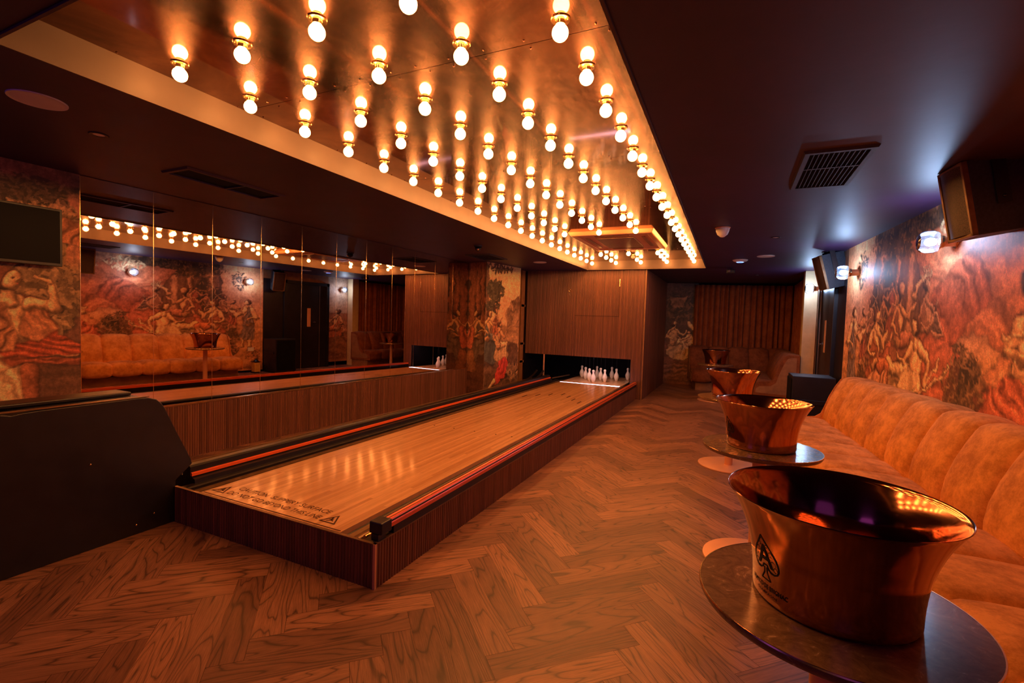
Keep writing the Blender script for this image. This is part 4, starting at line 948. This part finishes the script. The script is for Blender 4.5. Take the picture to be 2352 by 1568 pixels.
BY1 = 6.30; bn = 14; bp = .437
bench = thing('banquette', (1.3, 3.4, 0), 'long ochre velvet channel-tufted banquette running along the right mural wall', 'banquette')
dirv = Vector((.080, -1)); dirv.normalize()
banquette(bench, (RW(BY1) - .004, BY1), dirv, (-1, -.080), bn, bp, M['velvet'], 1.0, end_lo=True, end_hi=False)
sofa = thing('banquette', (.6, 11.0, 0), 'russet velvet corner banquette below the curtain at the far end', 'banquette')
banquette(sofa, (1.10, 9.66), (0, 1), (-1, 0), 5, .44, M['velvet2'], 1.06, end_lo=True, end_hi=False, seatd=.80)
banquette(sofa, (1.12, 12.34), (-1, -.20), (.20, -1), 5, .42, M['velvet2'], 1.06, end_lo=False, end_hi=True, seatd=.85)

# ---------------------------------------------------------------- tables and buckets
tab = thing('drinks_table', (0, 0, 0), '', 'table', 'round drinks tables along the banquette')
def part(mb, name, mat, root, **k):
    o = mb.build(name, mat, root, **k); o.location = (0, 0, 0); return o
TZ = .70
part(MB().lathe([(.0003, TZ - .028), (.300, TZ - .028), (.314, TZ - .022), (.320, TZ - .012), (.320, TZ - .003), (.317, TZ), (.0003, TZ)], seg=96), 'tabletop', M['marble'], tab, smooth=True)
part(MB().lathe([(.3185, TZ - .0035), (.3212, TZ - .0025), (.3200, TZ + .0006), (.3170, TZ + .0006)], seg=96), 'rim_trim', M['brass'], tab, smooth=True)
part(MB().lathe([(.038, .012), (.038, TZ - .028)], seg=40), 'pedestal', M['copper_paint'], tab, smooth=True)
part(MB().lathe([(.0003, .016), (.270, .016), (.288, .012), (.290, .004), (.288, .0), (.0003, 0.0)], seg=80), 'base', M['copper_paint'], tab, smooth=True)
BP = [(.0, .184), (.05, .185), (.10, .190), (.15, .200), (.20, .217), (.24, .236), (.272, .2565)]
def brad(z):
    for (z0, r0), (z1, r1) in zip(BP, BP[1:]):
        if z <= z1: return r0 + (r1 - r0) * (z - z0) / (z1 - z0)
    return BP[-1][1]
bk = thing('champagne_bucket', (0, 0, TZ), '', 'ice bucket', 'rose gold champagne buckets')
from bisect import bisect
zz = np.interp(np.linspace(0, 1, 26), [0, 1], [0, .272]); rr_ = np.interp(zz, [a for a, _ in BP], [b for _, b in BP])
for _ in range(3): rr_[1:-1] = (rr_[:-2] + rr_[1:-1] * 2 + rr_[2:]) / 4
out = [(float(r_), float(z_)) for z_, r_ in zip(zz, rr_)]
pr = [(.0003, .001), (.176, .001), (.182, .004)] + out[1:] + [(out[-1][0] + .0015, .2735), (out[-1][0] + .0005, .2755), (out[-1][0] - .002, .2745)] + [(r_ - .003, z_) for r_, z_ in out[::-1][1:-1]] + [(.176, .010), (.0003, .010)]
part(MB().lathe(pr, seg=128), 'body', M['bucket'], bk, smooth=True, sharp=50)
# spade emblem wrapped on the side
def wrap(th0, eps=.0012):
    def f(a, b):
        z = b; r_ = brad(z) + eps; t_ = th0 + a / brad(.10); return (r_ * math.cos(t_), r_ * math.sin(t_), z)
    return f
def strokes(mb, pts, w_, place, closed=False):
    P = [Vector(p) for p in pts]; n = len(P)
    for i in range(n if closed else n - 1):
        a = P[i]; b = P[(i + 1) % n]
        if (b - a).length < 1e-6: continue
        d = (b - a).normalized(); nn = Vector((-d.y, d.x)) * w_ / 2; a2 = a - d * w_ * .2; b2 = b + d * w_ * .2
        mb.add([place(*(a2 + nn)), place(*(a2 - nn)), place(*(b2 - nn)), place(*(b2 + nn))], [(0, 1, 2, 3)])
def spade_pts():
    h = []   # right half, from tip down
    for t_ in np.linspace(0, 1, 22):
        if t_ < .75:
            u = t_ / .75; xx = .044 * math.sin(u * PI * .5) ** 1.25; z_ = .178 - .075 * u
        else:
            u = (t_ - .75) / .25; a = u * PI; xx = .025 + .019 * math.cos(a * .95); z_ = .103 - .017 * math.sin(a * .95)
        h.append((xx, z_))
    return h
def emblem(root, th0):
    pl = wrap(th0); mb = MB(); h = spade_pts(); full = h + [(-x_, z_) for x_, z_ in h[::-1]]
    strokes(mb, full, .0040, pl)
    strokes(mb, [(.004, .094), (.005, .080), (.016, .062), (-.016, .062), (-.005, .080), (-.004, .094)], .0030, pl)
    for s_ in (1, -1):   # scrollwork
        for cx, cz, rr2 in ((.027, .110, .009), (.022, .135, .006), (.034, .100, .006), (.012, .152, .004)):
            strokes(mb, [(s_ * (cx + rr2 * math.cos(a)), cz + rr2 * math.sin(a)) for a in np.linspace(0, 5, 12)], .0013, pl)
    mb.c = None
    em = part(mb, 'spade_emblem', M['print'], root)
    o = text_mesh('emblem_letter', 'A', .080, M['print'], em, lambda a, b: pl(a, b + .098), bold=.0006); o.location = (0, 0, 0)
emblem(bk, 0)
spots = [(.265, 1.457, 'nearest the camera', 212), (.18, 3.17, 'second from the camera', 206), (.02, 5.27, 'third from the camera', 150), (-.28, 9.85, 'in front of the far corner banquette', 120)]
for i, (x_, y_, lb, th) in enumerate(spots):
    a = tab if i == 0 else copy_tree(tab); a.location = (x_, y_, 0); a['label'] = 'round brown marble drinks table on a copper pedestal, ' + lb
    b_ = bk if i == 0 else copy_tree(bk); b_.location = (x_, y_, TZ); b_.rotation_euler.z = R(th); b_['label'] = 'polished rose gold flared ice bucket on the table ' + lb
pl = wrap(0)
o = text_mesh('brand_lettering', 'ARMAND DE BRIGNAC', .0165, M['print'], bk, lambda a, b: pl(a, b + .038), bold=.0002, width=.135); o.location = (0, 0, 0)
o = text_mesh('brand_lettering', 'C H A M P A G N E', .0085, M['print'], bk, lambda a, b: pl(a, b + .024), bold=.0001, width=.075); o.location = (0, 0, 0)

# ---------------------------------------------------------------- wall sconces
def sconce(y, z, lb):
    xw = RW(y); t = thing('wall_sconce', (xw, y, z), lb, 'wall light', 'ribbed glass globe wall sconces')
    MB().lathe([(.0003, -.006), (.050, -.006), (.052, -.004), (.052, 0)], (xw, y, z), 36, 'x').build('backplate', M['brass'], t, smooth=True)
    MB().lathe([(.0003, -.070), (.036, -.070), (.038, -.066), (.038, -.006)], (xw, y, z), 32, 'x').build('socket_housing', M['copper_paint'], t, smooth=True)
    MB().lathe([(.026, -.098), (.043, -.096), (.046, -.088), (.046, -.074), (.034, -.070)], (xw, y, z), 36, 'x').build('collar', M['brass'], t, smooth=True)
    # ribbed glass drum with rounded shoulders
    seg = 96; P = []; prf = [(.034, -.092), (.058, -.097), (.076, -.113), (.083, -.135), (.083, -.178), (.076, -.205), (.058, -.224), (.030, -.232), (.001, -.233)]
    for r_, h in prf:
        P.append([(xw + h, y + (r_ * (1 + (.022 if k % 2 else -.012) * min(1, r_ / .05))) * math.cos(2 * PI * k / seg), z + (r_ * (1 + (.022 if k % 2 else -.012) * min(1, r_ / .05))) * math.sin(2 * PI * k / seg)) for k in range(seg + 1)])
    MB().grid(P).build('glass_shade', M['glass'], t, smooth=False)
    MB().ellipsoid((xw - .150, y, z), .038, .031, .031, 20, 12).build('bulb', M['sconce_bulb'], t, smooth=True)
sconce(4.62, 2.10, 'ribbed glass globe sconce nearest the camera, below the big loudspeaker')
sconce(6.78, 2.10, 'ribbed glass globe sconce in the middle, beside the second loudspeaker')
sconce(9.45, 2.11, 'ribbed glass globe sconce farthest away, at the pale pilaster')

# ---------------------------------------------------------------- loudspeakers
def speaker(c, yaw, tilt, lb, dep=.30, w_=.28, h=.45):
    t = thing('loudspeaker', c, lb, 'speaker', 'black hanging loudspeakers')
    n = Vector((-math.sin(yaw) * math.cos(tilt), -math.cos(yaw) * math.cos(tilt), -math.sin(tilt))); r_ = Vector((math.cos(yaw), -math.sin(yaw), 0)); u = n.cross(r_)
    if u.z < 0: u = -u
    c = Vector(c)
    def P(a, b, d): return tuple(c + r_ * a + u * b - n * d)
    def hb(a0, a1, b0, b1, d0, d1, k=1.0):   # d0 front, d1 back, k taper of the back
        return MB().hull8([P(a0, b0, d0), P(a1, b0, d0), P(a1 * k, b0 * 1, d1), P(a0 * k, b0 * 1, d1), P(a0, b1, d0), P(a1, b1, d0), P(a1 * k, b1 * 1, d1), P(a0 * k, b1 * 1, d1)])
    hb(-w_ / 2, w_ / 2, -h / 2, h / 2, .022, dep, .62).build('cabinet', M['spk_cab'], t, bev=.006)
    # bowed perforated grille inside a copper-brown surround
    Pg = []
    for j in range(9):
        a = -w_ / 2 + .018 + (w_ - .036) * j / 8; bow = .020 * (1 - (2 * j / 8 - 1) ** 2); Pg.append([P(a, b, -bow) for b in (-h / 2 + .018, h / 2 - .018)])
    MB().grid(Pg).build('grille', M['grille'], t, smooth=True)
    mb = MB()
    for (a0, a1, b0, b1) in ((-w_ / 2, w_ / 2, h / 2 - .02, h / 2), (-w_ / 2, w_ / 2, -h / 2, -h / 2 + .02), (-w_ / 2, -w_ / 2 + .02, -h / 2, h / 2), (w_ / 2 - .02, w_ / 2, -h / 2, h / 2)):
        o = hb(a0, a1, b0, b1, -.006, .024); mb.add(o.v, o.f)
    mb.build('surround', M['rail_brown'], t, bev=.003)
    # yoke bracket: two arms and a top bar up to the ceiling
    for s_ in (1, -1):
        a = s_ * (w_ / 2 * .86 + .006); pts = [P(a + s_ * .004, -.02, dep * .5), P(a + s_ * .004, h / 2 + .05, dep * .5)]
        o = MB().hull8([P(a, -.06, dep * .42), P(a + s_ * .006, -.06, dep * .42), P(a + s_ * .006, -.06, dep * .62), P(a, -.06, dep * .62), P(a, h / 2 + .05, dep * .42), P(a + s_ * .006, h / 2 + .05, dep * .42), P(a + s_ * .006, h / 2 + .05, dep * .62), P(a, h / 2 + .05, dep * .62)])
        o.ellipsoid(P(a + s_ * .008, -.02, dep * .52), .010, .010, .010, 10, 6).build('yoke_arm', M['black'], t)
    top = Vector(P(0, h / 2 + .05, dep * .52))
    hb(-w_ / 2 * .9, w_ / 2 * .9, h / 2 + .042, h / 2 + .052, dep * .42, dep * .62).build('yoke_bar', M['black'], t)
    MB().tube([top, (top.x, top.y, CH - .004)], .018).lathe([(.0003, -.012), (.07, -.012), (.07, 0)], (top.x, top.y, CH), 24).build('ceiling_mount', M['black'], t, smooth=True)
speaker((1.216, 3.865, 2.215), 1.476, .187, 'big black loudspeaker hung at the right ceiling edge nearest the camera', .33)
speaker((1.00, 7.42, 2.155), 1.40, .26, 'black loudspeaker hung beyond the middle sconce, over the doors', .30)

# floor-standing cabinet beside the doors
t = thing('subwoofer', (.98, 7.5, 0), 'big black floor-standing speaker cabinet beyond the end of the ochre banquette', 'speaker')
MB().box(.735, 1.215, 7.17, 7.70, .02, .80).build('cabinet', M['black'], t, bev=.008)
MB().box(.722, .735, 7.20, 7.67, .06, .76).build('grille', M['black_matt'], t, bev=.003)
MB().box(.80, 1.16, 7.155, 7.17, .44, .50).build('side_handle', M['black'], t, bev=.004)
for a in (.76, 1.17):
    for b in (7.20, 7.66): MB().lathe([(.0003, 0), (.025, 0), (.028, .02), (.0003, .02)], (a, b, 0), 14).build('foot', M['black'], t)

# small wall things near the door (seen in the mirrors)
xx = RW(6.9)
t = thing('wall_socket', (xx, 6.9, .55), 'white double wall socket low beside the end of the ochre banquette', 'socket')
MB().box(xx - .010, xx, 6.83, 6.975, .50, .585).build('faceplate', M['white_plastic'], t, bev=.003)
MB().box(xx - .014, xx - .010, 6.85, 6.865, .555, .572).box(xx - .014, xx - .010, 6.935, 6.95, .555, .572).build('switch', M['white_plastic'], t)
t = thing('floor_lantern', (1.12, 6.93, 0), 'small dark lantern with amber glass on the floor by the tall cabinet', 'lantern')
MB().box(1.04, 1.20, 6.85, 7.01, 0, .03).box(1.04, 1.20, 6.85, 7.01, .25, .27).lathe([(.07, .27), (.03, .31), (.0003, .32)], (1.12, 6.93, 0), 16).build('frame', M['black'], t)
MB().box(1.055, 1.185, 6.865, 6.995, .03, .25).build('pane', M['amber'], t)

# ---------------------------------------------------------------- ceiling fittings
def disc(name, x_, y_, r_, lb, cat, mat, drop=.008, grp=None):
    t = thing(name, (x_, y_, CH), lb, cat, grp)
    MB().lathe([(.0003, -drop * .8), (r_ * .9, -drop * .8), (r_ * .93, -drop), (r_ * .99, -drop), (r_, -drop * .5), (r_, 0)], (x_, y_, CH), 56).build('flange', mat, t, smooth=True)
    MB().lathe([(.0003, -drop * .95), (r_ * .88, -drop * .85)], (x_, y_, CH), 48).build('speaker_cloth', M['white_plastic'], t, smooth=True)
    return t
disc('ceiling_speaker', -3.245, 1.19, .115, 'round pale ceiling speaker at the far left above the television', 'ceiling speaker', M['white_plastic'], .006, 'round ceiling speakers')
disc('ceiling_speaker', -3.113, 7.737, .115, 'round pale ceiling speaker near the mural column', 'ceiling speaker', M['white_plastic'], .006, 'round ceiling speakers')
disc('ceiling_speaker', .372, 7.682, .115, 'round pale ceiling speaker on the right, before the far curtain', 'ceiling speaker', M['white_plastic'], .006, 'round ceiling speakers')
def downlight(x_, y_, lb):
    t = thing('downlight', (x_, y_, CH), lb, 'downlight', 'small recessed ceiling downlights')
    MB().lathe([(.030, .0), (.030, -.004), (.046, -.006), (.050, -.003), (.050, 0)], (x_, y_, CH), 32).build('bezel', M['black'], t, smooth=True)
    MB().lathe([(.0003, -.003), (.030, -.002)], (x_, y_, CH), 24).build('lens', M['white_plastic'], t, smooth=True)
downlight(-3.516, 1.565, 'small dark ceiling downlight above the first mirrors')
downlight(.387, 6.147, 'small dark ceiling downlight right of the white dome')
downlight(.367, 10.35, 'small dark ceiling downlight just before the curtain')
t = thing('access_point', (.046, 8.10, CH), 'round white wireless access point with a blue glow at the ceiling', 'wireless access point')
MB().lathe([(.0003, -.034), (.06, -.032), (.095, -.018), (.108, -.004), (.108, 0)], (.046, 8.05, CH), 40).build('shell', M['white_plastic'], t, smooth=True)
MB().lathe([(.040, -.0345), (.048, -.0350), (.050, -.0335)], (.046, 8.05, CH), 40).build('status_light', M['blue_led'], t, smooth=True)
t = thing('motion_detector', (-.149, 5.43, CH), 'white half-dome detector on the ceiling right of the coffer', 'detector')
MB().lathe([(.0003, -.100), (.022, -.094), (.050, -.070), (.064, -.035), (.068, -.006), (.068, 0)], (-.149, 5.43, CH), 36).build('dome', M['white_plastic'], t, smooth=True)
MB().lathe([(.075, -.006), (.075, 0)], (-.149, 5.43, CH), 36).lathe([(.068, -.008), (.075, -.006)], (-.149, 5.43, CH), 36).build('base_ring', M['copper_paint'], t, smooth=True)
t = thing('ceiling_camera', (-3.293, 5.85, CH), 'dark dome camera on the ceiling before the mural column', 'security camera')
MB().lathe([(.055, -.02), (.060, -.010), (.060, 0)], (-3.293, 5.85, CH), 30).build('base_ring', M['spk_cab'], t, smooth=True)
MB().ellipsoid((-3.293, 5.85, CH - .04), .045, .045, .045, 24, 14).build('eyeball', M['black'], t, smooth=True)
MB().ellipsoid((-3.275, 5.815, CH - .055), .020, .020, .020, 16, 10).build('lens', M['chrome'], t, smooth=True)
t = thing('projector', (-.08, 9.05, CH), 'small black bracketed camera with bright lens hanging before the curtain', 'camera')
MB().box(-.15, -.02, 9.0, 9.14, CH - .095, CH - .03).build('body', M['black'], t, bev=.008)
MB().lathe([(.0003, 0), (.02, 0), (.024, .01), (.024, .03)], (0, 0, 0), 20, 'x').xf(lambda p: Vector((p.y - .11, 8.975 + p.x, p.z + CH - .06))).build('lens', M['chrome'], t, smooth=True)
MB().tube([(-.08, 9.07, CH - .03), (-.08, 9.07, CH)], .01).build('bracket', M['black'], t)

def vent(x0, x1, y0, y1, lb, slats, cross, cats='air vent', grp=None):
    t = thing('ceiling_vent', ((x0 + x1) / 2, (y0 + y1) / 2, CH), lb, cats, 'dark ceiling air grilles')
    ring(MB(), x0, x1, y0, y1, .035, CH - .014, CH + .0, .008).build('frame', M['ceiling'] if not slats else M['spk_cab'], t)
    MB().box(x0 + .03, x1 - .03, y0 + .03, y1 - .03, CH - .002, CH - .0005).build('backing', M['black_matt'], t)
    mb = MB()
    if slats:
        for k in range(slats):
            a = x0 + .045 + (x1 - x0 - .09) * (k + .5) / slats; mb.box(a - .0022, a + .0022, y0 + .035, y1 - .035, CH - .012, CH - .004)
        mb.build('blades', M['spk_cab'], t)
    for c_ in cross:
        MB().box(x0 + .03, x1 - .03, c_ - .008, c_ + .008, CH - .013, CH - .003).build('crossbar', M['spk_cab'], t)
vent(.325, .69, 3.25, 4.06, 'slatted dark ceiling vent in the right ceiling near the big loudspeaker', 11, [3.58])
vent(-3.95, -3.63, 2.14, 2.98, 'long dark two-part ceiling vent above the mirrors', 0, [2.62])
vent(-3.96, -3.50, 6.60, 7.25, 'square dark ceiling vent before the mural column', 6, [])
